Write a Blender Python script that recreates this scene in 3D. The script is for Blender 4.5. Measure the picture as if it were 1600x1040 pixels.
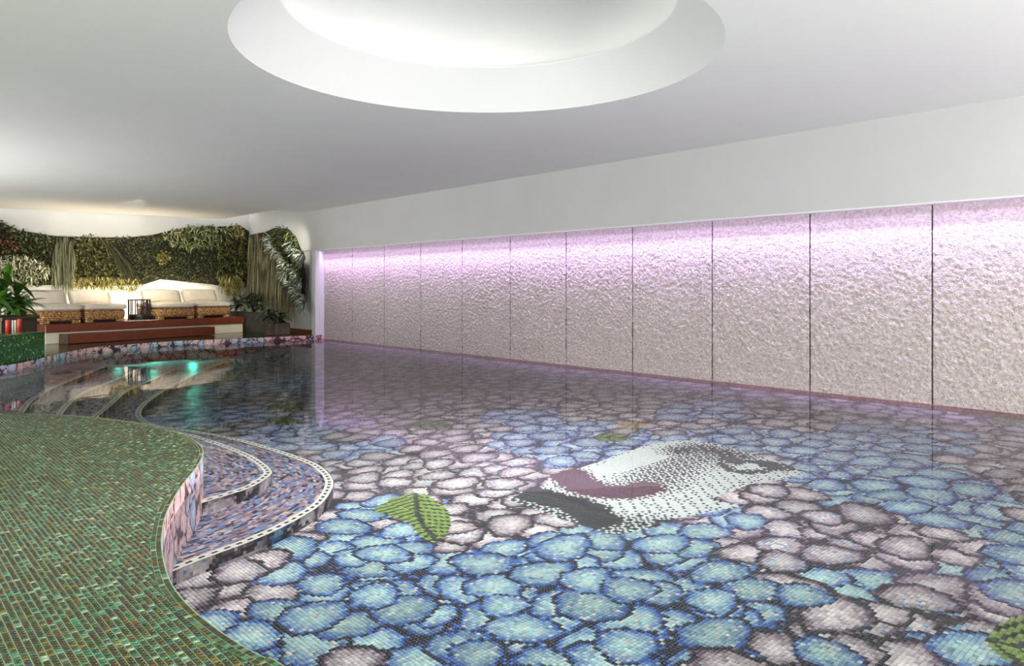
import bpy, bmesh, math, random
import numpy as np
from mathutils import Vector, Matrix
from mathutils.geometry import tessellate_polygon

random.seed(7)
RS = np.random.RandomState(11)
for o in list(bpy.data.objects):
    bpy.data.objects.remove(o)
SC = bpy.context.scene
COL = SC.collection

# ------------------------------------------------------------------ camera, world, exposure
F, HOR, CAMH = 1150.0, 448.0, 1.25        # focal length in pixels of a 1600 px wide frame, horizon row, height over the water
YAW = math.radians(42.26)
CY, SY = math.cos(YAW), math.sin(YAW)
cam = bpy.data.cameras.new('camera')
cam.sensor_width = 36.0
cam.lens = F / 1600 * 36
cam.shift_y = -(520 - HOR) / 1600
cam.clip_end = 200
cam_o = bpy.data.objects.new('camera', cam)
COL.objects.link(cam_o)
cam_o.location = (0, 0, CAMH)
cam_o.rotation_euler = (math.pi / 2, 0, -YAW)
SC.camera = cam_o

w = bpy.data.worlds.new('world')
SC.world = w
w.use_nodes = True
w.node_tree.nodes['Background'].inputs[0].default_value = (0.85, 0.92, 1.0, 1)
w.node_tree.nodes['Background'].inputs[1].default_value = 0.6
SC.view_settings.view_transform = 'Standard'
SC.view_settings.look = 'None'
SC.view_settings.exposure = 1.24
SC.view_settings.gamma = 1.0
SC.view_settings.use_curve_mapping = False
SC.cycles.use_denoising = True
SC.cycles.max_bounces = 10
SC.cycles.diffuse_bounces = 5
SC.cycles.transparent_max_bounces = 12
SC.cycles.sample_clamp_indirect = 6.0
SC.cycles.caustics_reflective = False

ZD = 0.10            # deck over the water
ZF = -0.36           # pool floor at its deepest, beside the steps
ZC = 3.07            # ceiling
XW = 8.56            # rough wall
XB = 8.32            # face of the beam over it
YN = 16.12           # far end of the niche
PT = 0.0215          # mosaic pitch
DOME = (3.73, 4.48)
R1, R2, ZR = 1.864, 1.525, 0.38


def light(name, kind, loc, energy, color, size=None, aim=None, spread=None, sy=None, rad=None, spot=None):
    l = bpy.data.lights.new(name, kind)
    l.energy = energy
    l.color = color
    if kind == 'AREA':
        l.shape = 'RECTANGLE' if sy else 'SQUARE'
        l.size = size
        if sy:
            l.size_y = sy
        if spread:
            l.spread = math.radians(spread)
    if rad is not None:
        l.shadow_soft_size = rad
    if spot:
        l.spot_size = math.radians(spot)
        l.spot_blend = 0.9
    o = bpy.data.objects.new(name, l)
    COL.objects.link(o)
    o.location = loc
    if aim is not None:
        d = Vector(aim) - Vector(loc)
        o.rotation_euler = d.to_track_quat('-Z', 'Y').to_euler()
    return o


# fill lights added out of view, behind and left, tilted up at the ceiling
light('room_fill', 'AREA', (3.0, -3.7, 1.1), 325, (1.0, 0.99, 0.97), 9.0, (3.2, 0.8, 5.0), None, 1.9)
light('room_fill', 'AREA', (-3.3, 2.5, 0.9), 160, (1.0, 0.99, 0.97), 1.4, (-1.0, 2.7, 3.6), None, 7.0)
light('room_fill', 'AREA', (-3.2, 13.5, 0.80), 1180, (1.0, 0.99, 0.97), 1.2, (-1.3, 13.5, 2.9), None, 8.0)
# lights added inside the closed skylight dome, one downward and one upward
light('skylight_fill', 'AREA', (DOME[0], DOME[1], ZC + 0.80), 64, (1.0, 0.99, 0.97), 1.1, (DOME[0], DOME[1], 0), 105)
light('skylight_fill', 'AREA', (DOME[0], DOME[1], ZC + 0.82), 6, (1.0, 0.99, 0.97), 1.1, (DOME[0], DOME[1] + 0.001, 9), None)


# ------------------------------------------------------------------ helpers
def pix(u, v, z):
    """point of the horizontal plane z seen at pixel u, v of the photograph"""
    t = (z - CAMH) / (-(v - HOR) / F)
    x = (u - 800) / F * t
    return (CY * x + SY * t, -SY * x + CY * t)


def zfloor(x, y):
    """the pool floor: level beside the steps, rising gently to the long wall"""
    xb = 2.9 + 0.22 * (y - 4.0)
    return ZF + 0.31 * np.clip((x - xb) / (XW - xb), 0, 1)


def pixf(u, v):
    z = ZF
    for _ in range(12):
        x, y = pix(u, v, z)
        z = float(zfloor(x, y))
    return (x, y)


def pixplane(u, v, p0, n):
    """point of the vertical plane through p0 with normal n (both 2-D)"""
    d = (u - 800) / F
    dx, dy = CY * d + SY, -SY * d + CY
    t = (p0[0] * n[0] + p0[1] * n[1]) / (dx * n[0] + dy * n[1])
    return Vector((dx * t, dy * t, CAMH - (v - HOR) / F * t))


def proj(x, y, z):
    X = CY * x - SY * y
    Y = SY * x + CY * y
    return 800 + F * X / Y, HOR - F * (z - CAMH) / Y, Y


def lin(c):
    c = np.asarray(c, float) / 255.0
    return np.where(c <= 0.04045, c / 12.92, ((c + 0.055) / 1.055) ** 2.4)


def rgb(r, g, b):
    return tuple(lin((r, g, b))) + (1.0,)


def tag(o, label=None, cat=None, group=None, kind=None):
    if label:
        o['label'] = label
    if cat:
        o['category'] = cat
    if group:
        o['group'] = group
    if kind:
        o['kind'] = kind
    return o


def empty(name, loc, rz=0.0):
    o = bpy.data.objects.new(name, None)
    COL.objects.link(o)
    o.location = loc
    o.rotation_euler = (0, 0, rz)
    o.empty_display_size = 0.1
    return o


def link(name, me, mat=None, parent=None, smooth=False):
    o = bpy.data.objects.new(name, me)
    COL.objects.link(o)
    if mat and not me.materials:
        me.materials.append(mat)
    if parent:
        o.parent = parent
    if smooth:
        me.polygons.foreach_set('use_smooth', [True] * len(me.polygons))
    return o


def arr_mesh(name, verts, faces, cols=None):
    """mesh from numpy arrays, all faces with the same corner count"""
    verts = np.asarray(verts, np.float32).reshape(-1, 3)
    faces = np.asarray(faces, np.int32)
    m, k = faces.shape
    me = bpy.data.meshes.new(name)
    me.vertices.add(len(verts))
    me.vertices.foreach_set('co', verts.ravel())
    me.loops.add(m * k)
    me.loops.foreach_set('vertex_index', faces.ravel())
    me.polygons.add(m)
    me.polygons.foreach_set('loop_start', np.arange(0, m * k, k, dtype=np.int32))
    me.polygons.foreach_set('loop_total', np.full(m, k, np.int32))
    if cols is not None:
        a = me.attributes.new('Col', 'FLOAT_COLOR', 'CORNER')
        c = np.ones((m, k, 4), np.float32)
        c[:, :, :3] = np.asarray(cols, np.float32)[:, None, :]
        a.data.foreach_set('color', c.ravel())
    me.update(calc_edges=True)
    me.validate()
    return me


def py_mesh(name, v, f):
    me = bpy.data.meshes.new(name)
    me.from_pydata([tuple(p) for p in v], [], [tuple(q) for q in f])
    me.update()
    return me


def bm_mesh(name, bm):
    me = bpy.data.meshes.new(name)
    bmesh.ops.recalc_face_normals(bm, faces=bm.faces)
    bm.to_mesh(me)
    bm.free()
    return me


def box(bm, cx, cy, cz, sx, sy, sz, rz=0.0, bevel=0.0, seg=2):
    r = bmesh.ops.create_cube(bm, size=1.0)
    vs = r['verts']
    for v in vs:
        v.co = Vector((v.co.x * sx, v.co.y * sy, v.co.z * sz))
    if bevel:
        es = list({e for v in vs for e in v.link_edges})
        b = bmesh.ops.bevel(bm, geom=es, offset=bevel, segments=seg, affect='EDGES', profile=0.5)
        vs = list({v for f in b['faces'] for v in f.verts} | {v for v in vs if v.is_valid})
    M = Matrix.Translation((cx, cy, cz)) @ Matrix.Rotation(rz, 4, 'Z')
    for v in vs:
        v.co = M @ v.co
    return vs


def prism(poly, z0, z1):
    """solid over a 2-D polygon"""
    n = len(poly)
    tri = tessellate_polygon([[Vector((p[0], p[1], 0)) for p in poly]])
    v = [(p[0], p[1], z1) for p in poly] + [(p[0], p[1], z0) for p in poly]
    ar = sum(poly[i][0] * poly[(i + 1) % n][1] - poly[(i + 1) % n][0] * poly[i][1] for i in range(n))
    f = []
    for t in tri:
        a, b, c = [Vector((poly[i][0], poly[i][1])) for i in t]
        up = (b - a).cross(c - a) > 0
        f.append(t if up else t[::-1])
        f.append([i + n for i in (t[::-1] if up else t)])
    for i in range(n):
        j = (i + 1) % n
        q = (i, i + n, j + n, j)
        f.append(q if ar > 0 else q[::-1])
    return v, f


def tube_mesh(pts, r, n=6):
    v, f = [], []
    pts = [Vector(p) for p in pts]
    for i, p in enumerate(pts):
        d = (pts[min(i + 1, len(pts) - 1)] - pts[max(i - 1, 0)]).normalized()
        up = Vector((0, 0, 1)) if abs(d.z) < 0.9 else Vector((1, 0, 0))
        a = d.cross(up).normalized()
        b = d.cross(a)
        for k in range(n):
            t = 2 * math.pi * k / n
            v.append(p + a * (r * math.cos(t)) + b * (r * math.sin(t)))
    for i in range(len(pts) - 1):
        for k in range(n):
            f.append((i * n + k, i * n + (k + 1) % n, (i + 1) * n + (k + 1) % n, (i + 1) * n + k))
    f.append(tuple(range(n))[::-1])
    f.append(tuple(range((len(pts) - 1) * n, len(pts) * n)))
    return v, f


def lathe(prof, n=32, cx=0, cy=0):
    v, f = [], []
    for r, z in prof:
        for k in range(n):
            t = 2 * math.pi * k / n
            v.append((cx + r * math.cos(t), cy + r * math.sin(t), z))
    for i in range(len(prof) - 1):
        for k in range(n):
            f.append((i * n + k, i * n + (k + 1) % n, (i + 1) * n + (k + 1) % n, (i + 1) * n + k))
    return v, f


def catmull(P, step, closed=False):
    """smooth curve through P, resampled at equal arc length"""
    P = np.asarray(P, float)
    Q = np.vstack([2 * P[0] - P[1], P, 2 * P[-1] - P[-2]])
    out = []
    for i in range(1, len(Q) - 2):
        t = np.linspace(0, 1, 24, endpoint=False)[:, None]
        a, b, c, d = Q[i - 1], Q[i], Q[i + 1], Q[i + 2]
        out.append(0.5 * (2 * b + (c - a) * t + (2 * a - 5 * b + 4 * c - d) * t ** 2 + (3 * b - a - 3 * c + d) * t ** 3))
    out = np.vstack(out + [P[-1:]])
    s = np.r_[0, np.cumsum(np.hypot(*np.diff(out, axis=0).T))]
    n = max(3, int(round(s[-1] / step)) + 1)
    si = np.linspace(0, s[-1], n)
    return np.c_[np.interp(si, s, out[:, 0]), np.interp(si, s, out[:, 1])]


def normals(C):
    d = np.gradient(C, axis=0)
    d /= np.hypot(d[:, 0], d[:, 1])[:, None] + 1e-12
    return np.c_[-d[:, 1], d[:, 0]]          # left of the way along


def in_poly(x, y, poly):
    r = np.zeros(x.shape, bool)
    n = len(poly)
    for i in range(n):
        x1, y1 = poly[i]
        x2, y2 = poly[(i + 1) % n]
        c = ((y1 > y) != (y2 > y))
        if not c.any():
            continue
        xi = (x2 - x1) * (y - y1) / (y2 - y1 + 1e-15) + x1
        r ^= c & (x < xi)
    return r


def dist_line(x, y, L):
    d = np.full(x.shape, 1e9)
    for (x1, y1), (x2, y2) in zip(L[:-1], L[1:]):
        ex, ey = x2 - x1, y2 - y1
        t = np.clip(((x - x1) * ex + (y - y1) * ey) / (ex * ex + ey * ey + 1e-12), 0, 1)
        d = np.minimum(d, np.hypot(x - x1 - t * ex, y - y1 - t * ey))
    return d


# ------------------------------------------------------------------ materials
class NT:
    def __init__(s, name):
        s.m = bpy.data.materials.new(name)
        s.m.use_nodes = True
        s.t = s.m.node_tree
        s.b = s.t.nodes['Principled BSDF']

    def n(s, kind, **kw):
        x = s.t.nodes.new(kind)
        for k, v in kw.items():
            if k in x.inputs:
                x.inputs[k].default_value = v
            else:
                setattr(x, k, v)
        return x

    def l(s, a, b):
        s.t.links.new(a, b)

    def ramp(s, fac, stops, interp='LINEAR'):
        r = s.n('ShaderNodeValToRGB')
        r.color_ramp.interpolation = interp
        e = r.color_ramp.elements
        while len(e) < len(stops):
            e.new(0.5)
        for q, (p, c) in zip(e, stops):
            q.position, q.color = p, c
        s.l(fac, r.inputs[0])
        return r.outputs[0]

    def noise(s, scale, detail=3.0, vec=None, rough=0.5):
        x = s.n('ShaderNodeTexNoise')
        x.inputs['Scale'].default_value = scale
        x.inputs['Detail'].default_value = detail
        x.inputs['Roughness'].default_value = rough
        if vec:
            s.l(vec, x.inputs['Vector'])
        return x.outputs[0]

    def coord(s, scale=(1, 1, 1)):
        c = s.n('ShaderNodeTexCoord')
        m = s.n('ShaderNodeMapping')
        m.inputs['Scale'].default_value = scale
        s.l(c.outputs['Object'], m.inputs['Vector'])
        return m.outputs[0]

    def bump(s, h, strength=0.3, dist=0.01):
        b = s.n('ShaderNodeBump')
        b.inputs['Strength'].default_value = strength
        b.inputs['Distance'].default_value = dist
        s.l(h, b.inputs['Height'])
        s.l(b.outputs[0], s.b.inputs['Normal'])
        return b.outputs[0]

    def mix(s, fac, a, b, mode='MIX'):
        x = s.n('ShaderNodeMix')
        x.data_type = 'RGBA'
        x.blend_type = mode
        for val, sock in ((fac, 0), (a, 6), (b, 7)):
            if hasattr(val, 'is_output'):
                s.l(val, x.inputs[sock])
            else:
                x.inputs[sock].default_value = val
        return x.outputs[2]

    def math(s, op, a, b=None):
        x = s.n('ShaderNodeMath')
        x.operation = op
        for i, val in enumerate((a, b)):
            if val is None:
                continue
            if hasattr(val, 'is_output'):
                s.l(val, x.inputs[i])
            else:
                x.inputs[i].default_value = val
        return x.outputs[0]


def plain(name, c, rough=0.6, c2=None, scale=8.0, bump=0.0, metal=0.0, bscale=None, spec=0.5, stretch=(1, 1, 1)):
    t = NT(name)
    t.b.inputs['Roughness'].default_value = rough
    t.b.inputs['Metallic'].default_value = metal
    t.b.inputs['Specular IOR Level'].default_value = spec
    v = t.coord(stretch)
    n = t.noise(scale, 4, v)
    t.l(t.ramp(n, [(0.3, c), (0.72, c2 or c)]), t.b.inputs['Base Color'])
    if bump:
        t.bump(t.noise(bscale or scale * 4, 4, v), bump, 0.01)
    return t.m


M = {}
M['ceiling'] = plain('ceiling_paint', rgb(240, 240, 238), 0.85, rgb(237, 238, 237), 1.2, spec=0.2)
M['wall'] = plain('white_paint', rgb(208, 208, 207), 0.8, rgb(204, 204, 203), 1.5, 0.04, bscale=60, spec=0.2)
M['trim'] = plain('trim_paint', rgb(240, 240, 240), 0.5, rgb(236, 236, 236), 2)
M['cream'] = plain('cream_paint', rgb(226, 219, 198), 0.7, rgb(218, 210, 188), 2)
M['wood'] = plain('red_wood', rgb(92, 42, 24), 0.35, rgb(130, 68, 40), 6.0, 0.05, stretch=(1, 8, 12))
M['dark_wood'] = plain('dark_wood', rgb(58, 44, 32), 0.6, rgb(92, 76, 58), 7.0, 0.1, stretch=(1.5, 4, 10))
M['trough'] = plain('olive_trough', rgb(34, 34, 22), 0.55, rgb(50, 48, 32), 4.0)
M['planter'] = plain('brown_planter', rgb(104, 90, 76), 0.7, rgb(126, 110, 94), 5.0)
M['soil'] = plain('soil', rgb(34, 26, 18), 0.95, rgb(54, 42, 30), 30, 0.4)
M['black'] = plain('black_metal', rgb(22, 19, 18), 0.45, rgb(34, 29, 28), 6, metal=0.3)
M['dark'] = plain('dark_joint', rgb(58, 46, 50), 0.9, rgb(70, 58, 60), 6)
M['fabric'] = plain('cream_fabric', rgb(224, 214, 196), 0.9, rgb(214, 203, 184), 9, 0.12, bscale=90, spec=0.15)
M['red'] = plain('red_lacquer', rgb(168, 44, 30), 0.4, rgb(184, 58, 40), 5)
M['pale'] = plain('pale_enamel', rgb(206, 200, 188), 0.5, rgb(190, 184, 172), 5)
M['felt'] = plain('planting_felt', rgb(26, 26, 16), 0.95, rgb(44, 42, 26), 14, 0.3)
M['cable'] = plain('white_cable', rgb(232, 224, 206), 0.5, rgb(222, 212, 196), 5)
M['glass'] = None


def wicker():
    t = NT('wicker')
    t.b.inputs['Roughness'].default_value = 0.55
    c = t.n('ShaderNodeTexCoord')
    w1 = t.n('ShaderNodeTexWave')
    w1.wave_type, w1.bands_direction = 'BANDS', 'Z'
    w1.inputs['Scale'].default_value = 8
    w1.inputs['Distortion'].default_value = 9
    w1.inputs['Detail Scale'].default_value = 4
    t.l(c.outputs['Object'], w1.inputs['Vector'])
    n = t.noise(24, 3, t.coord((1, 1, 3)))
    f = t.math('MULTIPLY', w1.outputs[1], t.math('ADD', n, 0.35))
    t.l(t.ramp(f, [(0.10, rgb(70, 40, 16)), (0.36, rgb(176, 120, 62)), (0.8, rgb(232, 184, 118))]), t.b.inputs['Base Color'])
    t.bump(f, 0.7, 0.02)
    return t.m


M['wicker'] = wicker()


def stucco():
    t = NT('rough_render')
    t.b.inputs['Roughness'].default_value = 0.9
    t.b.inputs['Specular IOR Level'].default_value = 0.2
    v = t.coord()
    n = t.noise(34, 3, v)
    t.l(t.ramp(n, [(0.28, rgb(180, 169, 160)), (0.6, rgb(218, 208, 200))]), t.b.inputs['Base Color'])
    t.bump(t.noise(85, 2, v), 0.9, 0.02)
    return t.m


M['stucco'] = stucco()


def tile_mat(name, source, rough=0.2, streak=0.0, grout=None):
    t = NT(name)
    t.b.inputs['Roughness'].default_value = rough
    if source == 'attr':
        a = t.n('ShaderNodeAttribute')
        a.attribute_name = 'Col'
        c = a.outputs['Color']
    else:
        c = t.n('ShaderNodeObjectInfo').outputs['Color']
    if streak:
        g = t.n('ShaderNodeNewGeometry')
        mp = t.n('ShaderNodeMapping')
        mp.inputs['Scale'].default_value = (130, 620, 130)
        mp.inputs['Rotation'].default_value = (0, 0, 0.5)
        t.l(g.outputs['Position'], mp.inputs['Vector'])
        n = t.noise(1.0, 2, mp.outputs[0])
        k = t.ramp(n, [(0.3, (1 - streak,) * 3 + (1,)), (0.7, (1 + streak,) * 3 + (1,))])
        c = t.mix(1.0, c, k, 'MULTIPLY')
    if grout:
        g = t.n('ShaderNodeNewGeometry')
        sp = t.n('ShaderNodeSeparateXYZ')
        t.l(g.outputs['Position'], sp.inputs[0])
        fs = []
        for ax in (0, 1):
            q = t.math('FRACT', t.math('DIVIDE', t.math('ADD', sp.outputs[ax], 50 * PT), PT))
            fs.append(t.math('GREATER_THAN', t.math('ABSOLUTE', t.math('SUBTRACT', q, 0.5)), 0.455))
        c = t.mix(t.math('MAXIMUM', fs[0], fs[1]), c, grout)
    t.l(c, t.b.inputs['Base Color'])
    return t.m


GROUT = rgb(150, 146, 150)
M['mosaic_far'] = tile_mat('pool_mosaic_far', 'attr', 0.4, 0, GROUT)
M['mosaic'] = tile_mat('pool_mosaic', 'attr', 0.4)
M['mosaic_one'] = tile_mat('pool_mosaic_tile', 'obj', 0.4)
M['deck_tile'] = tile_mat('deck_mosaic', 'attr', 0.22, 0.55)
M['deck_one'] = tile_mat('deck_mosaic_tile', 'obj', 0.22, 0.55)
M['grout'] = plain('pool_grout', GROUT, 0.8, rgb(140, 136, 140), 12)
M['deck_grout'] = plain('deck_grout', rgb(158, 178, 128), 0.8, rgb(146, 168, 118), 20)


def mosaic_block(name, stops, rough=0.25, size=PT):
    """small mosaic told apart only by its colours: cells of the pitch, one colour each"""
    t = NT(name)
    t.b.inputs['Roughness'].default_value = rough
    g = t.n('ShaderNodeNewGeometry')
    s = t.n('ShaderNodeVectorMath')
    s.operation = 'SNAP'
    s.inputs[1].default_value = (size,) * 3
    ad = t.n('ShaderNodeVectorMath')
    ad.operation = 'ADD'
    ad.inputs[1].default_value = (0.0031, 0.0027, 0.0043)
    t.l(g.outputs['Position'], ad.inputs[0])
    t.l(ad.outputs[0], s.inputs[0])
    wn = t.n('ShaderNodeTexWhiteNoise')
    t.l(s.outputs[0], wn.inputs['Vector'])
    t.l(t.ramp(wn.outputs[0], stops, 'CONSTANT'), t.b.inputs['Base Color'])
    return t.m


M['deck'] = mosaic_block('far_deck_mosaic', [(0, rgb(44, 44, 24)), (0.3, rgb(54, 52, 28)), (0.6, rgb(62, 66, 40)), (0.85, rgb(50, 72, 48)), (0.95, rgb(88, 104, 70))], 0.16)
M['ledge'] = mosaic_block('green_ledge_mosaic', [(0, rgb(28, 62, 22)), (0.25, rgb(44, 88, 34)), (0.5, rgb(60, 112, 46)), (0.72, rgb(36, 78, 40)), (0.86, rgb(92, 148, 78)), (0.95, rgb(176, 206, 150))], 0.3, 0.026)


def water():
    t = NT('water')
    nt = t.t
    nt.nodes.remove(t.b)
    out = nt.nodes['Material Output']
    tr = t.n('ShaderNodeBsdfTransparent')
    tr.inputs[0].default_value = (0.93, 0.97, 0.985, 1)
    gl = t.n('ShaderNodeBsdfGlossy')
    gl.inputs['Roughness'].default_value = 0.012
    fr = t.n('ShaderNodeFresnel')
    fr.inputs['IOR'].default_value = 1.175
    b = t.n('ShaderNodeBump')
    b.inputs['Strength'].default_value = 0.06
    b.inputs['Distance'].default_value = 0.02
    h = t.noise(2.6, 3, t.coord((1, 1, 1)), 0.45)
    t.l(h, b.inputs['Height'])
    t.l(b.outputs[0], gl.inputs['Normal'])
    t.l(b.outputs[0], fr.inputs['Normal'])
    mx = t.n('ShaderNodeMixShader')
    t.l(fr.outputs[0], mx.inputs[0])
    t.l(tr.outputs[0], mx.inputs[1])
    t.l(gl.outputs[0], mx.inputs[2])
    t.l(mx.outputs[0], out.inputs[0])
    return t.m


M['water'] = water()


def emit(name, c, s):
    t = NT(name)
    t.b.inputs['Base Color'].default_value = c
    t.b.inputs['Emission Color'].default_value = c
    t.b.inputs['Emission Strength'].default_value = s
    return t.m


def leaf_mat(name):
    t = NT(name)
    t.b.inputs['Roughness'].default_value = 0.5
    a = t.n('ShaderNodeAttribute')
    a.attribute_name = 'Col'
    t.l(a.outputs['Color'], t.b.inputs['Base Color'])
    return t.m


M['leaf'] = leaf_mat('foliage')


def leaf_one(name, c, c2):
    t = NT(name)
    t.b.inputs['Roughness'].default_value = 0.35
    n = t.noise(6, 2, t.coord((1, 6, 1)))
    oi = t.n('ShaderNodeObjectInfo')
    k = t.math('ADD', t.math('MULTIPLY', oi.outputs['Random'], 0.6), t.math('MULTIPLY', n, 0.4))
    t.l(t.ramp(k, [(0.1, c), (0.85, c2)]), t.b.inputs['Base Color'])
    return t.m


M['leaf_bright'] = leaf_one('glossy_leaf', rgb(26, 62, 18), rgb(86, 132, 40))
M['leaf_dark'] = leaf_one('dark_leaf', rgb(30, 40, 26), rgb(96, 112, 84))

# ------------------------------------------------------------------ the plan: pool outline and step edges
near_px = [(445, 1042), (412, 1027), (380, 1010), (340, 984), (300, 952), (275, 924), (262, 900), (254, 870), (252, 840), (258, 806), (270, 780),
           (286, 755), (301, 737), (312, 721), (317, 706), (312, 695), (295, 683), (270, 672), (230, 662), (180, 655), (120, 649), (60, 646), (0, 645)]
far_px = [(0, 571), (52, 562), (73, 557), (98, 551), (122, 546), (149, 542), (192, 538.5), (225, 535.8), (280, 532.3), (310, 531), (345, 529.8), (380, 528.3), (450, 525.3), (493, 523.2)]
near = [(1.35, -4.0), (1.25, -2.0), (1.15, 0.0), (1.06, 1.2)] + [pix(u, v, ZD) for u, v in near_px]
bay = [(0.2, 8.75), (-1.0, 9.4), (-1.8, 10.4), (-1.7, 11.8), (-0.7, 12.7), (0.7, 13.1)]
far = [pix(u, v, ZD) for u, v in far_px]
far[-1] = (XB, far[-1][1])
YEND = far[-1][1]
EDGE = catmull(near + bay + far, PT)            # from behind the camera round the bay to the pillar
EN = normals(EDGE)                               # left of the way: the deck side
POOL = [tuple(p) for p in EDGE[::4]] + [tuple(EDGE[-1]), (XB, YN), (XW + 0.02, YN), (XW + 0.02, -4.0)]
DECK = [tuple(p) for p in EDGE[::4]] + [tuple(EDGE[-1]), (XB, 22.5), (-3.5, 22.5), (-3.5, -4.0)]

line_px = [
    ([(38, 643), (52, 626), (80, 608), (96, 601), (128, 588), (168, 572)], -0.06),
    ([(98, 646), (112, 629), (130, 616), (154, 605), (190, 590), (228, 573)], -0.13),
    ([(330, 781), (360, 772), (390, 762), (412, 750), (424, 740), (424, 734), (415, 725), (395, 712), (365, 699), (327, 686), (294, 677), (240, 668),
      (190, 661), (156, 652), (160, 645), (172, 635), (192, 617), (204, 609), (240, 593), (275, 577)], -0.20),
    ([(290, 884), (315, 874), (347, 862), (390, 846), (440, 824), (477, 804), (502, 787), (517, 767), (521, 752), (512, 737), (490, 722), (440, 704), (377, 686),
      (327, 676), (292, 671), (262, 666), (240, 662), (228, 656), (221, 648), (222, 640), (230, 630), (252, 614), (280, 598), (318, 579), (352, 566)], -0.28),
]

# ------------------------------------------------------------------ room shell
# deck
dv, df = prism(DECK, ZF - 0.08, ZD - 0.004)
floor_o = link('floor', py_mesh('floor', dv, df), M['deck'])
tag(floor_o, 'dark green mosaic pool deck running round the curved pool edge', None, None, 'structure')

# ceiling with the round skylight opening and the slot before the planted wall
def ceiling_mesh():
    n = 128
    x0, x1, y0, y1 = -3.5, XB + 0.3, -4.0, 16.73
    ang = sorted([2 * math.pi * k / n for k in range(n)] + [math.atan2(y - DOME[1], x - DOME[0]) % (2 * math.pi) for x in (x0, x1) for y in (y0, y1)])
    v, f = [], []
    for a in ang:
        c, s = math.cos(a), math.sin(a)
        ts = []
        if c > 1e-9: ts.append((x1 - DOME[0]) / c)
        if c < -1e-9: ts.append((x0 - DOME[0]) / c)
        if s > 1e-9: ts.append((y1 - DOME[1]) / s)
        if s < -1e-9: ts.append((y0 - DOME[1]) / s)
        t = min(ts)
        v.append((DOME[0] + R1 * c, DOME[1] + R1 * s, ZC))
        v.append((DOME[0] + t * c, DOME[1] + t * s, ZC))
    m = len(ang)
    for i in range(m):
        j = (i + 1) % m
        f.append((2 * i, 2 * j, 2 * j + 1, 2 * i + 1))
    b = len(v)
    v += [(x0, y1, ZC), (7.52, y1, ZC), (7.52, 19.80, ZC), (5.86, 20.06, ZC), (2.69, 20.60, ZC), (x0, 21.6, ZC)]
    v += [(p[0], p[1], ZC + 0.3) for p in v[b:b + 6]]
    f.append((b, b + 5, b + 4, b + 3, b + 2, b + 1))
    for i in range(1, 5):
        f.append((b + i, b + i + 1, b + i + 7, b + i + 6))
    f.append((b + 6, b + 7, b + 8, b + 9, b + 10, b + 11))
    q = len(v)                       # short end of the slot and its soffit high up
    v += [(7.52, y1, ZC), (x1, y1, ZC), (x1, y1, ZC + 0.3), (7.52, y1, ZC + 0.3)]
    f.append((q, q + 1, q + 2, q + 3))
    return py_mesh('ceiling', v, f)


ceil_o = link('ceiling', ceiling_mesh(), M['ceiling'])
tag(ceil_o, 'smooth white ceiling with a round skylight recess', None, None, 'structure')
v, f = [(-3.6, 16.5, ZC + 0.75), (8.9, 16.5, ZC + 0.75), (8.9, 23.2, ZC + 0.75), (-3.6, 23.2, ZC + 0.75)], [(0, 3, 2, 1)]
tag(link('ceiling_cove', py_mesh('ceiling_cove', v, f), M['ceiling']), 'raised white ceiling above the slot at the planted wall', None, None, 'structure')

# skylight: flared ring, thin lip, dome
sk = empty('skylight', (DOME[0], DOME[1], ZC))
tag(sk, 'large round white domed skylight recessed into the ceiling', None, None, 'structure')
v, f = lathe([(R1, 0), (R1 - 0.004, 0.012), (R2 + 0.012, ZR - 0.015), (R2, ZR), (R2 + 0.03, ZR + 0.012)], 128)
link('flared_ring', py_mesh('flared_ring', v, f), M['ceiling'], sk, True)
prof = [(R2 + 0.03, ZR + 0.012), (R2 + 0.14, ZR + 0.03)]
for k in range(13):
    a = k / 12 * math.pi / 2
    prof.append(((R2 + 0.14) * math.cos(a) + 0.001, ZR + 0.06 + 0.72 * math.sin(a)))
v, f = lathe(prof, 128)
link('dome', py_mesh('dome', v, f), M['ceiling'], sk, True)

# walls
def wall(name, p, q, z0, z1, th, mat, label):
    d = (Vector((q[0], q[1], 0)) - Vector((p[0], p[1], 0)))
    L = d.length
    bm = bmesh.new()
    box(bm, 0, 0, 0, L, th, z1 - z0)
    o = link(name, bm_mesh(name, bm), mat)
    n = Vector((-d.y, d.x, 0)).normalized()
    o.location = (Vector((p[0], p[1], 0)) + d / 2 + n * th / 2) + Vector((0, 0, (z0 + z1) / 2))
    o.rotation_euler = (0, 0, math.atan2(d.y, d.x))
    return tag(o, label, None, None, 'structure')


BW0, BW1 = (-3.6, 22.03), (8.7, 20.0)         # back wall, behind the slot
wall('wall_back', BW1[:2], BW0[:2], 0.0, ZC + 0.8, -0.15, M['wall'], 'white back wall behind the planting and the sofas')
wall('wall_left', (-3.5, -4), (-3.5, 22.9), -0.5, ZC + 0.8, 0.15, M['wall'], 'white side wall beyond the left of the deck')
# rear wall with a band of windows behind the camera
wall('wall_rear', (-3.5, -4), (8.9, -4), -0.5, 0.6, -0.15, M['wall'], 'white wall below the window band behind the camera')
wall('wall_rear', (-3.5, -4), (8.9, -4), 2.75, ZC + 0.4, -0.15, M['wall'], 'white wall above the window band behind the camera')

wr = wall('wall_right', (XW + 0.03, -4), (XW + 0.03, YN + 0.3), -0.5, ZC + 0.2, -0.2, M['dark'], 'long wall of rough rendered panels rising from the water')
for i in range(14):
    pass

# rough rendered panels, real relief
def smooth_noise(ny, nz, it, rs):
    a = rs.rand(ny, nz)
    for _ in range(it):
        a = (a + np.roll(a, 1, 0) + np.roll(a, -1, 0) + np.roll(a, 1, 1) + np.roll(a, -1, 1)) / 5
    a -= a.mean()
    return a / a.std()


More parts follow.
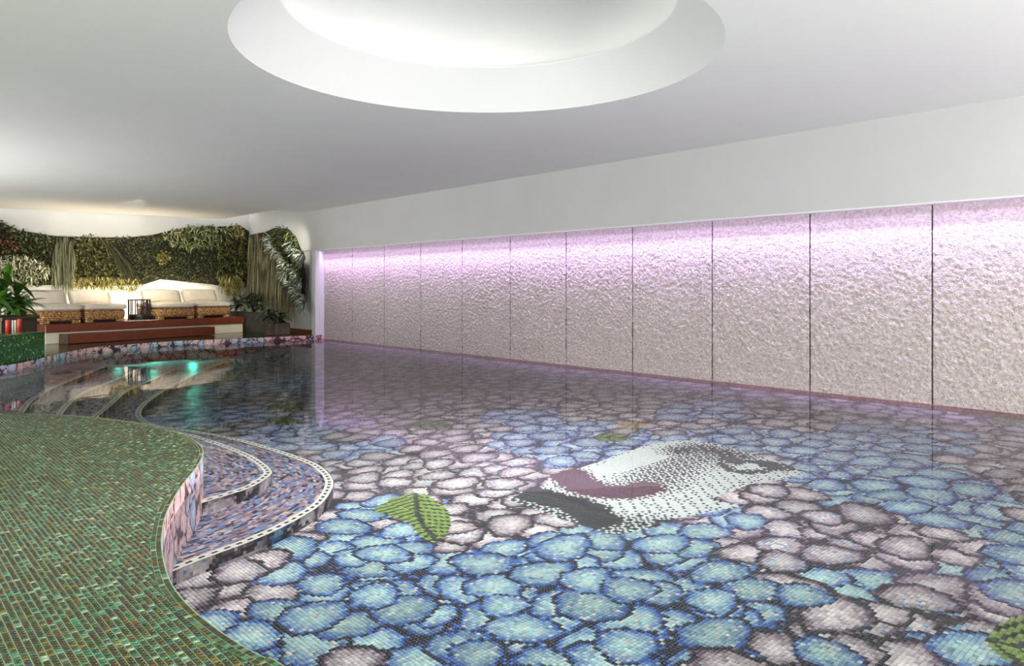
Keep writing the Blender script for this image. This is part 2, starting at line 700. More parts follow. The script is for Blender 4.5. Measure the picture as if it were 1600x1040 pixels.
PANEL = 1.335
joints = [2.78 + PANEL * k for k in range(-4, 11)]
for k in range(len(joints) - 1):
    y0, y1 = joints[k] + 0.006, joints[k + 1] - 0.006
    if k == len(joints) - 2:
        y1 = YN - 0.002
    stepm = 0.0135 if joints[k] > -1 else 0.05
    ny, nz = int((y1 - y0) / stepm), int(2.46 / stepm)
    Y, Z = np.meshgrid(np.r_[y0, np.linspace(y0, y1, ny - 2), y1], np.linspace(-0.01, 2.45, nz), indexing='ij')
    hgt = smooth_noise(ny, nz, 0, RS) * 0.0022 + smooth_noise(ny, nz, 1, RS) * 0.0022
    X = XW - 0.012 - hgt
    e = np.zeros_like(X, bool)
    e[0], e[-1] = True, True
    X[e] = XW + 0.02
    V = np.c_[X.ravel(), Y.ravel(), Z.ravel()]
    idx = np.arange(ny * nz).reshape(ny, nz)
    Fq = np.stack([idx[:-1, :-1], idx[:-1, 1:], idx[1:, 1:], idx[1:, :-1]], -1).reshape(-1, 4)
    p = link('wall_panel', arr_mesh('wall_panel', V, Fq), M['stucco'])
    p.data.materials.append(M['dark'])
    mi = np.zeros((ny - 1, nz - 1), np.int32)
    mi[0], mi[-1] = 1, 1
    p.data.polygons.foreach_set('material_index', mi.ravel())
    p.parent = wr
    p.matrix_parent_inverse = wr.matrix_world.inverted() if False else Matrix.Identity(4)
    p.matrix_parent_inverse = (Matrix.Translation(wr.location) @ Matrix.Rotation(wr.rotation_euler.z, 4, 'Z')).inverted()
    p.data.polygons.foreach_set('use_smooth', [True] * len(p.data.polygons))

# beam above the panels with its bright lip, end pillar, wall past the pillar
bm = bmesh.new()
box(bm, XB + 0.05, (-4 + 20.0) / 2, (2.125 + ZC) / 2 + 0.3, 0.10, 24.0, ZC - 2.125 + 0.6)
tag(link('trim_beam', bm_mesh('trim_beam', bm), M['wall']), 'deep white beam hanging above the rough wall', None, None, 'structure')
bm = bmesh.new()
box(bm, XB + 0.05, (-4 + YN) / 2, 2.117, 0.115, YN + 4, 0.018, 0, 0.003, 1)
tag(link('trim_beam_lip', bm_mesh('trim_beam_lip', bm), M['trim']), 'thin bright lip along the underside of the white beam', None, None, 'structure')
bm = bmesh.new()
box(bm, (XB + XW + 0.2) / 2, YN + 0.09, 1.06, XW + 0.2 - XB, 0.18, 2.12)
tag(link('trim_pillar', bm_mesh('trim_pillar', bm), M['trim']), 'white pillar closing the far end of the rough wall', None, None, 'structure')
wall('wall_far_right', (XB + 0.012, YN + 0.18), (XB + 0.012, 20.05), 0.0, ZC + 0.8, -0.2, M['wall'], 'pale wall under the planting past the white pillar')
bm = bmesh.new()
box(bm, XB + 0.0, (YN + 0.2 + 18.2) / 2, 0.16, 0.03, 18.2 - YN - 0.2, 0.12)
tag(link('baseboard_right', bm_mesh('baseboard_right', bm), M['wood']), 'low red-brown baseboard past the white pillar', None, None, 'structure')

# light line over the rough wall
led = link('led_strip', None or py_mesh('led_strip', *tube_mesh([(XB + 0.117, -3.9, 2.125), (XB + 0.115, YN - 0.02, 2.125)], 0.008, 6)), emit('led_glow', (0.66, 0.42, 1.0, 1), 2.6))
tag(led, 'long violet light line behind the lip of the white beam', 'light')
for k in range(10):
    yc = -4 + (k + 0.5) * (YN + 4) / 10
    far_t = k / 9.0
    c = (0.62 + 0.10 * far_t, 0.46, 1.0)
    for tilt, spr, en in ((0.34, 112, 1.0), (0.15, 50, 4.3)):
        lo = light('led_light', 'AREA', (XB + 0.125, yc, 2.08), en, c, 0.02, None, spr, (YN + 4) / 10)
        zz = -Vector((tilt, 0, -1)).normalized()            # the lamp looks down and a little towards the wall
        xx = Vector((0, 1, 0)).cross(zz)
        lo.matrix_world = Matrix.Translation((XB + 0.125, yc, 2.08)) @ Matrix((xx, Vector((0, 1, 0)), zz)).transposed().to_4x4()

# ------------------------------------------------------------------ mosaics
def hash_grid(seed, n=160):
    r = np.random.RandomState(seed)
    return r.rand(n, n, 6)


def petals(x, y, scale, seed):
    """overlapping round petals: the topmost one at each point - 0 at its centre, 1 at its rim, above 1 in the gaps"""
    G = hash_grid(seed)
    n = G.shape[0]
    gx, gy = np.floor(x / scale).astype(int), np.floor(y / scale).astype(int)
    top = np.full(x.shape, -1.0)
    rr_ = np.full(x.shape, 1.5)
    rid = np.zeros(x.shape + (6,))
    sx = x.copy()
    sy = y.copy()
    for ix in range(-2, 3):
        for iy in range(-2, 3):
            cx, cy = gx + ix, gy + iy
            g = G[cx % n, cy % n]
            px = (cx + 0.5 + (g[..., 0] - 0.5) * 0.95) * scale
            py = (cy + 0.5 + (g[..., 1] - 0.5) * 0.95) * scale
            dx, dy = (x - px) / scale, (y - py) / scale
            a = g[..., 2] * math.pi
            ca, sa = np.cos(a), np.sin(a)
            k = 1.0 + 0.4 * g[..., 3]
            u_, v_ = (dx * ca + dy * sa) / k, (-dx * sa + dy * ca)
            th = np.arctan2(v_, u_)
            r = np.hypot(u_, v_) / (0.60 + 0.24 * g[..., 4]) * (1 + 0.07 * np.sin(3 * th + 9 * g[..., 1]) + 0.04 * np.sin(7 * th + 20 * g[..., 0]))
            m = (r < 1.0) & (g[..., 5] > top)
            top = np.where(m, g[..., 5], top)
            rr_ = np.where(m, r, rr_)
            rid[m] = g[m]
            sx = np.where(m, px, sx)
            sy = np.where(m, py, sy)
    return rr_, rid, sx, sy


def mixc(a, b, t):
    return a * (1 - t[..., None]) + b * t[..., None]


BLUE = [(u, v, r) for u, v, r in [
    (640, 930, 0.75), (900, 900, 0.75), (1010, 850, 0.5), (480, 980, 0.5), (1100, 950, 0.55), (760, 1010, 0.6), (560, 860, 0.5), (590, 790, 0.35), (1000, 1010, 0.4),
    (960, 700, 0.8), (880, 680, 0.7), (1180, 690, 0.7), (1340, 740, 0.7), (1500, 780, 0.45), (1560, 830, 0.4), (1130, 800, 0.25), (1380, 690, 0.7), (1560, 900, 0.25), (1290, 900, 0.2),
    (430, 690, 0.7), (330, 650, 0.8), (470, 670, 0.7), (560, 700, 0.4), (420, 600, 1.0), (1100, 640, 0.5), (820, 650, 0.5), (1480, 1020, 0.2)]]
BLUE = [pixf(u, v) + (r,) for u, v, r in BLUE]


def blueness(x, y):
    b = np.zeros(x.shape)
    for bx, by, r in BLUE:
        b = np.maximum(b, np.exp(-(((x - bx) ** 2 + (y - by) ** 2) / (r * r)) ** 1.4))
    return b


face_px = [(796, 780), (822, 766), (850, 757), (862, 742), (878, 735), (905, 731), (935, 722), (972, 707), (1006, 697), (1040, 689), (1078, 687), (1118, 693), (1152, 702),
           (1182, 711), (1226, 722), (1256, 738), (1230, 748), (1190, 752), (1168, 757), (1130, 772), (1112, 778), (1140, 786), (1158, 791), (1120, 797), (1078, 806), (1030, 812),
           (1004, 828), (958, 834), (915, 822), (872, 808), (835, 794)]
FACE = [pixf(u, v) for u, v in face_px]


def strokes(px):
    return [pixf(u, v) for u, v in px]


S_LIP = strokes([(890, 741), (902, 754), (925, 764), (955, 768), (985, 768), (1006, 762)])
S_CHIN = strokes([(832, 771), (862, 780), (895, 786), (918, 797), (936, 812)])
S_BROW = strokes([(1066, 704), (1095, 700), (1125, 706), (1150, 713)])
S_EYE = strokes([(1136, 717), (1165, 723), (1195, 724), (1222, 730)])
S_LID = strokes([(1126, 724), (1142, 734), (1168, 738), (1196, 735), (1222, 728), (1252, 733)])
S_SHADE = strokes([(1020, 752), (1040, 738), (1060, 724), (1090, 712)])
S_JAW = strokes([(812, 782), (860, 803), (915, 817), (960, 826), (1010, 820)])
S_NOSE = strokes([(880, 735), (945, 723), (1010, 704), (1060, 692)])
C_HI = pixf(1172, 727)
LEAVES = [  # outline, midrib, in photograph pixels on the pool floor
    ([(580, 798), (610, 780), (644, 768), (670, 774), (700, 796), (706, 816), (700, 836), (680, 848), (662, 840), (646, 828), (640, 816), (610, 804)], [(650, 770), (652, 800), (660, 818), (684, 846)], 1.0),
    ([(1540, 1005), (1560, 975), (1590, 960), (1660, 985), (1700, 1040), (1610, 1045), (1570, 1030)], [(1548, 1000), (1620, 1015), (1700, 1035)], 1.0),
    ([(925, 682), (945, 675), (975, 678), (990, 683), (965, 690), (935, 688)], [(925, 682), (990, 684)], 0.7),
    ([(636, 662), (660, 655), (690, 656), (708, 664), (690, 672), (655, 672)], [(636, 664), (708, 664)], 0.6),
    ([(415, 655), (440, 650), (465, 654), (475, 660), (450, 664), (418, 662)], [(415, 658), (475, 659)], 0.45),
    ([(430, 636), (450, 629), (470, 627), (478, 633), (455, 641), (438, 642)], [(430, 638), (478, 630)], 0.45),
    ([(1545, 650), (1570, 644), (1610, 650), (1620, 660), (1580, 664), (1552, 660)], [(1545, 655), (1620, 656)], 0.7),
    ([(655, 603), (680, 600), (710, 602), (700, 607), (665, 608)], [(655, 604), (710, 604)], 0.5),
]
LEAVES = [(strokes(a), strokes(b), k) for a, b, k in LEAVES]


def sm(d, r0, r1):
    return np.clip((r1 - d) / (r1 - r0), 0, 1)


def floor_colors(x, y, rs):
    r, rid, sx, sy = petals(x, y, 0.212, 5)
    n = x.shape[0]
    nz = rs.rand(n)
    nz2 = rs.rand(n)
    h2 = (rid[:, 0] * 7.31 + rid[:, 3] * 3.77) % 1.0
    B = blueness(sx, sy) + (h2 - 0.5) * 0.5
    blue = B > 0.42
    core = np.clip(1.22 - r * 1.25 + (nz - 0.5) * 0.5, 0, 1)
    r = np.where(blue, r, r * 1.07)
    tone = 0.80 + 0.36 * ((rid[:, 1] * 5.1 + rid[:, 2]) % 1.0)
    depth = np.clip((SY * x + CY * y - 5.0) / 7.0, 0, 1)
    full = lambda *q: np.broadcast_to(lin(q), (n, 3))
    c_bl = mixc(full(58, 102, 166), full(186, 214, 208), core)
    c_lav = mixc(full(104, 110, 166), full(186, 196, 218), core)
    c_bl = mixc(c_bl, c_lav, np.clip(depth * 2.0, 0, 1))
    c_mv = mixc(full(114, 88, 104), full(232, 218, 216), core)
    c = np.where(blue[:, None], c_bl, c_mv) * tone[:, None]
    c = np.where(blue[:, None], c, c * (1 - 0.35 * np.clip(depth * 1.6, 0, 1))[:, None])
    # flecks of a second colour inside a petal
    st = nz2 < 0.07
    c = np.where((st & blue)[:, None], lin((204, 200, 190)), c)
    c = np.where((st & ~blue & (h2 > 0.6))[:, None], lin((132, 168, 198)), c)
    c = np.where(((nz2 > 0.94) & (r < 0.6))[:, None], c * 0.6, c)
    c = c * (0.84 + 0.32 * rs.rand(n))[:, None]
    dark = np.where(blue[:, None], lin((20, 24, 46)), lin((34, 24, 28)))
    dark = np.where((nz2 < 0.45)[:, None], lin((14, 13, 15)), dark)
    mid = np.where(blue[:, None], lin((54, 88, 158)), lin((104, 82, 98)))
    c = np.where(((r > 0.80) & (nz < 0.8))[:, None], mid * (0.8 + 0.5 * nz2)[:, None], c)
    c = np.where(((r > 0.905 - 0.03 * nz2) & (nz2 < 0.9))[:, None], dark, c)
    # leaves
    for outl, rib, k in LEAVES:
        m = in_poly(x, y, outl)
        if not m.any():
            continue
        d = dist_line(x[m], y[m], rib)
        ax = (rib[-1][0] - rib[0][0], rib[-1][1] - rib[0][1])
        L = math.hypot(*ax)
        t = ((x[m] - rib[0][0]) * ax[0] + (y[m] - rib[0][1]) * ax[1]) / L
        ph = (t * 1.0 - d * 0.75) / 0.085 * (1 if k == 1.0 else 0.6)
        vein = (np.abs(ph - np.round(ph)) < 0.16) | (d < 0.018)
        g = np.where(vein[:, None], lin((34, 40, 22)), lin((128, 152, 64)) * (0.75 + 0.5 * nz[m])[:, None])
        c[m] = g * k
    # a little orange bird between the far petals
    bx, by = pixf(985, 664)
    d = np.hypot((x - bx), (y - by))
    c = np.where(((d < 0.16) & (nz < 0.55))[:, None], lin((196, 148, 40)), c)
    # the halftone face: white and dark tiles only
    m = in_poly(x, y, FACE)
    xm, ym, nm = x[m], y[m], n
    dk = np.full(xm.shape, 0.13)
    dk = np.maximum(dk, 0.62 * sm(dist_line(xm, ym, S_SHADE), 0.10, 0.42))
    dk = np.maximum(dk, 0.60 * sm(dist_line(xm, ym, S_JAW), 0.05, 0.34))
    dk = np.where(dist_line(xm, ym, S_NOSE) < 0.30, 0.0, dk)
    edge_d = dist_line(xm, ym, FACE + FACE[:1])
    dk = np.where((edge_d < 0.05), np.maximum(dk, 0.16), dk)
    dk = np.maximum(dk, 0.90 * sm(dist_line(xm, ym, S_BROW), 0.06, 0.28))
    chin = sm(dist_line(xm, ym, S_CHIN), 0.13, 0.20)
    lip = sm(dist_line(xm, ym, S_LIP), 0.13, 0.21)
    lid = sm(dist_line(xm, ym, S_LID), 0.03, 0.075)
    eye = sm(dist_line(xm, ym, S_EYE), 0.075, 0.13)
    dk = np.maximum.reduce([dk, chin, lip, lid * 0.95, eye * 0.97])
    hi = np.hypot(xm - C_HI[0], ym - C_HI[1]) < 0.07
    dk = np.where(hi, 0.05, dk)
    # ordered screen turned against the grid, so the dots stand in slanting rows
    gi, gj = np.floor(xm / PT).astype(int), np.floor(ym / PT).astype(int)
    bay4 = np.array([[0, 8, 2, 10], [12, 4, 14, 6], [3, 11, 1, 9], [15, 7, 13, 5]]) / 16.0
    thr = bay4[(gi + gj // 3) % 4, (gj + (gi // 5)) % 4] + 0.06 * (nz[m] - 0.5) + 0.03
    on = dk > thr
    maroon = (lip > 0.3)
    fc = np.where(on[:, None], np.where(maroon[:, None], lin((78, 34, 48)), lin((34, 30, 30))), lin((214, 218, 212)) * (0.95 + 0.08 * nz2[m])[:, None])
    c[m] = fc
    return np.clip(c * 0.84, 0.002, 0.95)


TH = 0.0035


def tile_boxes(cx, cy, z, size, cols, narrow=0.0):
    """five-sided little tiles, each with its own edges: numpy arrays of one mesh"""
    n = len(cx)
    h = size / 2
    t = h - 0.0009
    base = np.array([[-h, -h, -TH], [h, -h, -TH], [h, h, -TH], [-h, h, -TH], [-t, -t, 0], [t, -t, 0], [t, t, 0], [-t, t, 0]])
    base[:, 0] -= np.sign(base[:, 0]) * narrow / 2
    V = np.zeros((n, 8, 3))
    V[:, :, 0] = base[:, 0] + np.asarray(cx)[:, None]
    V[:, :, 1] = base[:, 1] + np.asarray(cy)[:, None]
    V[:, :, 2] = base[:, 2] + np.asarray(z)[:, None]
    fq = np.array([[4, 5, 6, 7], [0, 1, 5, 4], [1, 2, 6, 5], [2, 3, 7, 6], [3, 0, 4, 7]])
    Fq = (np.arange(n) * 8)[:, None, None] + fq[None]
    return V.reshape(-1, 3), Fq.reshape(-1, 4), np.repeat(cols, 5, 0)


def one_tile(name, size, narrow=0.0):
    V, Fq, _ = tile_boxes([0], [0], np.array([0.0]), size, np.zeros((1, 3)), narrow)
    return arr_mesh(name, V, Fq)


def seen(x, y, z, pad=30):
    u, v, d = proj(x, y, z)
    return (d > 0.5) & (u > -pad) & (u < 1600 + pad) & (v < 1040 + pad) & (v > 300), d, u, v


# pool floor: one quad per tile far off, raised tiles near by
pf = empty('pool_floor', (0, 0, ZF))
tag(pf, 'pool floor mosaic of blue and mauve petals with a halftone face', None, None, 'structure')
xs = (np.floor(0.4 / PT) + np.arange(int((XW - 0.4) / PT) + 1) + 0.5) * PT
ys = (np.floor(-3.9 / PT) + np.arange(int(20.9 / PT) + 1) + 0.5) * PT
GX, GY = [a.ravel() for a in np.meshgrid(xs, ys, indexing='ij')]
k = in_poly(GX, GY, [tuple(p + q * 0.05) for p, q in zip(EDGE[::10], EN[::10])] + [(XB + 0.3, YEND), (XW, YN), (XW, -4.0)])
GX, GY = GX[k], GY[k]
ok, dep, uu, vv = seen(GX, GY, ZF, 260)
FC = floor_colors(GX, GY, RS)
isnear = (dep < 5.6) & ok
V = np.zeros((len(GX), 4, 3))
h = PT / 2
for i, (a, b) in enumerate(((-h, -h), (h, -h), (h, h), (-h, h))):
    V[:, i, 0] = GX + a
    V[:, i, 1] = GY + b
    V[:, i, 2] = zfloor(GX + a, GY + b) - ZF
fr = ~isnear
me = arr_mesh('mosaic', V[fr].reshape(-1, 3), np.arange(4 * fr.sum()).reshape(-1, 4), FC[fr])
tag(link('mosaic', me, M['mosaic_far'], pf), None, None, None, 'stuff')
vis = isnear & (uu > 0) & (uu < 1600) & (vv < 1040)
# a tile covered by the deck is not in view
ed_u, ed_v, _ = proj(EDGE[:, 0], EDGE[:, 1], ZD)
order = np.argsort(np.where(vis & (uu > 520), dep, 99))[:300]
pick = np.zeros(len(GX), bool)
pick[order] = True
nt = isnear & ~pick
z0 = RS.rand(nt.sum()) * 0.0008 + zfloor(GX[nt], GY[nt]) - ZF
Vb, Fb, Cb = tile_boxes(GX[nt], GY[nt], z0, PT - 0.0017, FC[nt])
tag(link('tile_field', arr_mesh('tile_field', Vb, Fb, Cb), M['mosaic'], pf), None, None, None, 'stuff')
tm = one_tile('tile', PT - 0.0017)
tm.materials.append(M['mosaic_one'])
for i in np.where(pick)[0]:
    o = link('tile', tm, None, pf)
    o.location = (GX[i], GY[i], 0.0004 + float(zfloor(GX[i], GY[i])) - ZF)
    o.color = tuple(FC[i]) + (1.0,)
gx_, gy_ = np.meshgrid(np.linspace(-3.0, XW + 0.1, 60), np.linspace(-4.0, 17.2, 90), indexing='ij')
gi_ = np.arange(5400).reshape(60, 90)
link('grout_bed', arr_mesh('grout_bed', np.c_[gx_.ravel(), gy_.ravel(), (zfloor(gx_, gy_) - ZF).ravel() - 0.0045],
                           np.stack([gi_[:-1, :-1], gi_[1:, :-1], gi_[1:, 1:], gi_[:-1, 1:]], -1).reshape(-1, 4)), M['grout'], pf)


# pool walls: mosaic band from the deck edge down
def wall_colors(s, z, rs):
    r, rid, sx, sy = petals(s, z * 1.0 + 3.0, 0.15, 9)
    n = len(s)
    nz = rs.rand(n)
    blue = ((rid[:, 0] * 7.3 + rid[:, 3]) % 1.0) < 0.3
    core = np.clip(1.2 - r + (nz - 0.5) * 0.5, 0, 1)
    full = lambda *q: np.broadcast_to(lin(q), (n, 3))
    c = np.where(blue[:, None], mixc(full(120, 130, 176), full(206, 212, 226), core), mixc(full(206, 150, 152), full(246, 206, 204), core))
    c = np.where((r > 0.88)[:, None], lin((66, 44, 54)), c)
    return np.clip(c * (0.86 + 0.28 * nz)[:, None], 0.002, 0.95)


def curtain(C, z_rows, offs=None, nrm=None):
    """grid of quads: a vertical band along C, row heights in z_rows"""
    n, m = len(C), len(z_rows)
    V = np.zeros((n, m, 3))
    V[:, :, 0] = C[:, 0:1]
    V[:, :, 1] = C[:, 1:2]
    V[:, :, 2] = np.asarray(z_rows)[None]
    idx = np.arange(n * m).reshape(n, m)
    Fq = np.stack([idx[:-1, :-1], idx[1:, :-1], idx[1:, 1:], idx[:-1, 1:]], -1).reshape(-1, 4)
    s = (np.arange(n - 1) * PT)[:, None] + np.zeros((1, m - 1))
    z = (0.5 * (np.asarray(z_rows)[1:] + np.asarray(z_rows)[:-1]))[None] + np.zeros((n - 1, 1))
    return V.reshape(-1, 3), Fq, s.ravel(), z.ravel()


rows = np.arange(ZD - 0.001, ZF - PT, -PT)
V, Fq, s, z = curtain(EDGE - EN * 0.003, rows)
o = link('pool_wall', arr_mesh('pool_wall', V, Fq, wall_colors(s, z, RS)), M['mosaic'])
tag(o, 'curved pool wall of pink and pale blue flower mosaic below the deck edge', None, None, 'structure')
Cw = np.c_[np.full(900, XW - 0.02), np.linspace(-4, YN, 900)]
V, Fq, s, z = curtain(Cw, np.arange(0.006, ZF - PT, -PT))
o = link('pool_wall', arr_mesh('pool_wall', V, Fq, lin((188, 136, 138)) * (0.8 + 0.4 * RS.rand(len(s), 1))), M['mosaic'])
tag(o, 'straight pool wall of pink mosaic below the rough rendered panels', None, None, 'structure')
Cw = np.c_[np.linspace(XB - 0.003, XW, 14), np.full(14, YN - 0.003)]
V, Fq, s, z = curtain(Cw, np.arange(ZD, ZF - PT, -PT))
o = link('pool_wall', arr_mesh('pool_wall', V, Fq, wall_colors(s, z, RS)), M['mosaic'])
tag(o, 'short pool wall of pink mosaic at the foot of the white pillar', None, None, 'structure')
Cw = np.c_[np.full(60, XB - 0.004), np.linspace(YEND, YN, 60)]
V, Fq, s, z = curtain(Cw, np.arange(ZD, ZF - PT, -PT))


# steps: curved treads with rows of tiles that follow the white nosing
def tread_colors(nr, nc, rs):
    pal = lin(np.array([(150, 120, 128), (176, 150, 150), (92, 108, 150), (120, 140, 176), (60, 46, 54), (40, 34, 44), (120, 96, 104), (196, 172, 168), (84, 84, 108)]))
    idx = np.zeros((nr, nc), int)
    for r in range(nr):
        c = 0
        while c < nc:
            L = rs.randint(1, 5)
            idx[r, c:c + L] = rs.choice(len(pal), p=[.16, .13, .14, .14, .1, .08, .1, .09, .06])
            c += L
    return pal[idx] * (0.85 + 0.3 * rs.rand(nr, nc, 1))


step_labels = ['topmost curved pool step at the left, nearest the green ledge', 'second curved pool step down from the green ledge',
               'third curved pool step, wrapping the tip of the green deck', 'lowest curved pool step with the outermost white nosing']
for si, (lp, zt) in enumerate(line_px):
    P = [pix(u, v, zt) for u, v in lp]
    if si < 2:
        P = [(P[0][0] - 0.1, P[0][1] - 0.35)] + P
    if si >= 2:
        P = [(P[0][0] + 2.2 * (P[0][0] - P[1][0]), P[0][1] + 2.2 * (P[0][1] - P[1][1]))] + P
    C = catmull(P, PT)
    N = normals(C)
    # the tread lies on the shallow side of the nosing: left of the way
    close = [tuple(C[-1] + np.array([-0.6, 1.8])), (1.2, 15.6), (-3.0, 13.4), (-3.0, 8.0)]
    close += [(0.6, 7.0), (0.4, P[0][1] - 0.6)] if si >= 2 else [(0.2, 7.0)]
    poly = [tuple(p) for p in C[::3]] + close
    v, f = prism(poly, ZF - 0.01, zt - 0.004)
    st = link('pool_step', py_mesh('pool_step', v, f), M['grout'])
    tag(st, step_labels[si], None, None, 'structure')
    nr = [26, 34, 34, 40][si]
    nc = len(C) - 1
    TCc = tread_colors(nr, nc, RS)
    Vs, Fs, Cs, NV, NF, NC = [], [], [], [], [], []
    for r in range(nr):
        a0, a1 = r * PT + 0.0006, (r + 1) * PT - 0.0006
        A, B2 = C + N * a0, C + N * a1
        seg = np.hypot(*(B2[1:] - B2[:-1]).T)
        dirn = np.sum((B2[1:] - B2[:-1]) * (C[1:] - C[:-1]), 1)
        okk = (dirn > 0) & (seg > 0.006)
        i = np.where(okk)[0]
        sh = 0.03
        q = np.stack([A[i] * (1 - sh) + A[i + 1] * sh, A[i] * sh + A[i + 1] * (1 - sh), B2[i] * sh + B2[i + 1] * (1 - sh), B2[i] * (1 - sh) + B2[i + 1] * sh], 1)
        zz = zt + 0.0004 * (r % 3) + RS.rand(len(i)) * 0.0005
        q3 = np.concatenate([q, np.repeat(zz[:, None, None], 4, 1)], 2)
        if r < 3:
            white = lin((222, 214, 202))
            col = np.tile(white, (len(i), 1)) * (0.93 + 0.1 * RS.rand(len(i), 1))
            if r == 1:
                col[(i % 4) < 2] = lin((34, 30, 34))
            NV.append(q3); NC.append(col)
        else:
            Vs.append(q3); Cs.append(TCc[r, i])
    for nm, vv_, cc_ in (('nosing', NV, NC), ('tread_tiles', Vs, Cs)):
        vq = np.vstack(vv_)
        o = link(nm, arr_mesh(nm, vq.reshape(-1, 3), np.arange(4 * len(vq)).reshape(-1, 4), np.vstack(cc_)), M['mosaic'], st)
        o['kind'] = 'stuff'
        if nm == 'nosing':
            o['label'] = 'white tile nosing with a dashed black middle row'
    V, Fq, s, z = curtain(C - N * 0.003, np.linspace(zt, [-0.13, -0.20, -0.28, ZF][si] - 0.005, 5))
    cc = floor_colors(np.repeat(C[:-1, 0], 4) * 1.0, np.repeat(C[:-1, 1], 4) + np.tile(np.arange(4), nc) * PT, RS)
    o = link('riser', arr_mesh('riser', V, Fq, cc), M['mosaic'], st)
    o['kind'] = 'stuff'

# deck mosaic near the camera
def deck_colors(n, x, y, rs):
    pal = lin(np.array([(54, 54, 22), (64, 62, 28), (46, 66, 32), (66, 50, 28), (76, 82, 30), (52, 98, 70), (64, 124, 92), (104, 146, 118), (150, 182, 146), (50, 60, 60), (116, 104, 34), (104, 70, 34)]))
    p = np.array([.15, .13, .12, .09, .08, .11, .09, .07, .03, .07, .04, .02])
    return pal[rs.choice(len(pal), n, p=p / p.sum())] * 0.84 * (0.85 + 0.3 * rs.rand(n, 1))


dx = (np.arange(int(-2.6 / PT), int(2.2 / PT)) + 0.5) * PT
dy = (np.arange(int(0.8 / PT), int(9.6 / PT)) + 0.5) * PT
DX, DY = [a.ravel() for a in np.meshgrid(dx, dy, indexing='ij')]
k = in_poly(DX, DY, DECK)
DX, DY = DX[k], DY[k]
ok, dep, uu, vv = seen(DX, DY, ZD, 700)
DX, DY, dep, uu, vv = DX[ok], DY[ok], dep[ok], uu[ok], vv[ok]
dd = dist_line(DX, DY, [tuple(p) for p in EDGE[60:700:4]])
k = dd > PT * 1.55
DX, DY, dep, uu, vv = DX[k], DY[k], dep[k], uu[k], vv[k]
DC = deck_colors(len(DX), DX, DY, RS)
order = np.argsort(np.where((uu > 3) & (uu < 1590) & (vv < 1036), dep, 99))[:300]
pick = np.zeros(len(DX), bool)
pick[order] = True
Vb, Fb, Cb = tile_boxes(DX[~pick], DY[~pick], RS.rand((~pick).sum()) * 0.0007 + ZD - 0.001, PT - 0.0022, DC[~pick], 0.0012)
tag(link('tile_field', arr_mesh('tile_field', Vb, Fb, Cb), M['deck_tile'], floor_o), None, None, None, 'stuff')
tm = one_tile('tile', PT - 0.0022, 0.0012)
tm.materials.append(M['deck_one'])
for i in np.where(pick)[0]:
    o = link('tile', tm, None, floor_o)
    o.location = (DX[i], DY[i], ZD - 0.0006)
    o.color = tuple(DC[i]) + (1.0,)
# grout bed under the near tiles
bed = [tuple(p) for p in EDGE[100:640:4]] + [(-2.6, 9.3), (-2.6, 0.8), (1.0, 0.8)]
bed = [tuple(p) for p in (EDGE + EN * 0.001)[100:620:4]]
bed += [(-2.9, bed[-1][1] + 0.3), (-2.9, bed[0][1])]
tri = tessellate_polygon([[Vector((p[0], p[1], 0)) for p in bed]])
tf = []
for t in tri:
    a, b, c = [Vector(bed[i]) for i in t]
    tf.append(t if (b - a).cross(c - a) > 0 else t[::-1])
link('grout_bed', py_mesh('grout_bed', [(p[0], p[1], ZD - 0.0034) for p in bed], tf), M['deck_grout'], floor_o)
# two rows of tiles that follow the edge, then the vertical edge row
Vs, Cs = [], []
C = EDGE[70:760]
N = EN[70:760]
for r in range(2):
    a0, a1 = r * PT + 0.001, (r + 1) * PT - 0.001
    A, B2 = C + N * a0, C + N * a1
    sh = 0.05
    q = np.stack([A[:-1] * (1 - sh) + A[1:] * sh, A[:-1] * sh + A[1:] * (1 - sh), B2[:-1] * sh + B2[1:] * (1 - sh), B2[:-1] * (1 - sh) + B2[1:] * sh], 1)
    q3 = np.concatenate([q, np.full((len(q), 4, 1), ZD + 0.0012 - 0.0003 * r)], 2)
    Vs.append(q3)
    Cs.append(deck_colors(len(q), 0, 0, RS))
vq = np.vstack(Vs)
tag(link('edge_tiles', arr_mesh('edge_tiles', vq.reshape(-1, 3), np.arange(4 * len(vq)).reshape(-1, 4), np.vstack(Cs)), M['deck_tile'], floor_o), None, None, None, 'stuff')
qa = np.concatenate([C - N * 0.0035, C + N * (2 * PT)], 1)
Vg = np.zeros((len(C), 2, 3))
Vg[:, 0, :2], Vg[:, 1, :2] = qa[:, :2], qa[:, 2:]
Vg[:, :, 2] = ZD + 0.0003
idx = np.arange(len(C) * 2).reshape(-1, 2)
link('edge_bed', arr_mesh('edge_bed', Vg.reshape(-1, 3), np.stack([idx[:-1, 0], idx[1:, 0], idx[1:, 1], idx[:-1, 1]], -1)), M['deck_grout'], floor_o)

# water
tri = tessellate_polygon([[Vector((p[0], p[1], 0)) for p in POOL]])
tf = []
for t in tri:
    a, b, c = [Vector(POOL[i]) for i in t]
    tf.append(t if (b - a).cross(c - a) > 0 else t[::-1])
o = link('pool_water', py_mesh('pool_water', [(p[0], p[1], 0) for p in POOL], tf), M['water'])
tag(o, 'still clear water filling the pool', None, None, 'structure')

# ------------------------------------------------------------------ seating platform
P1, P2 = Vector(pix(72, 537.6, ZD)), Vector(pix(380, 518.5, ZD))
pd = (P2 - P1).normalized()
pn = Vector((-pd.y, pd.x))
PA = math.atan2(pd.y, pd.x)
PL = (P2 - P1).length
ZP = 0.49


def plat(s, t, z):
    p = P1 + pd * s + pn * t
    return Vector((p.x, p.y, z))


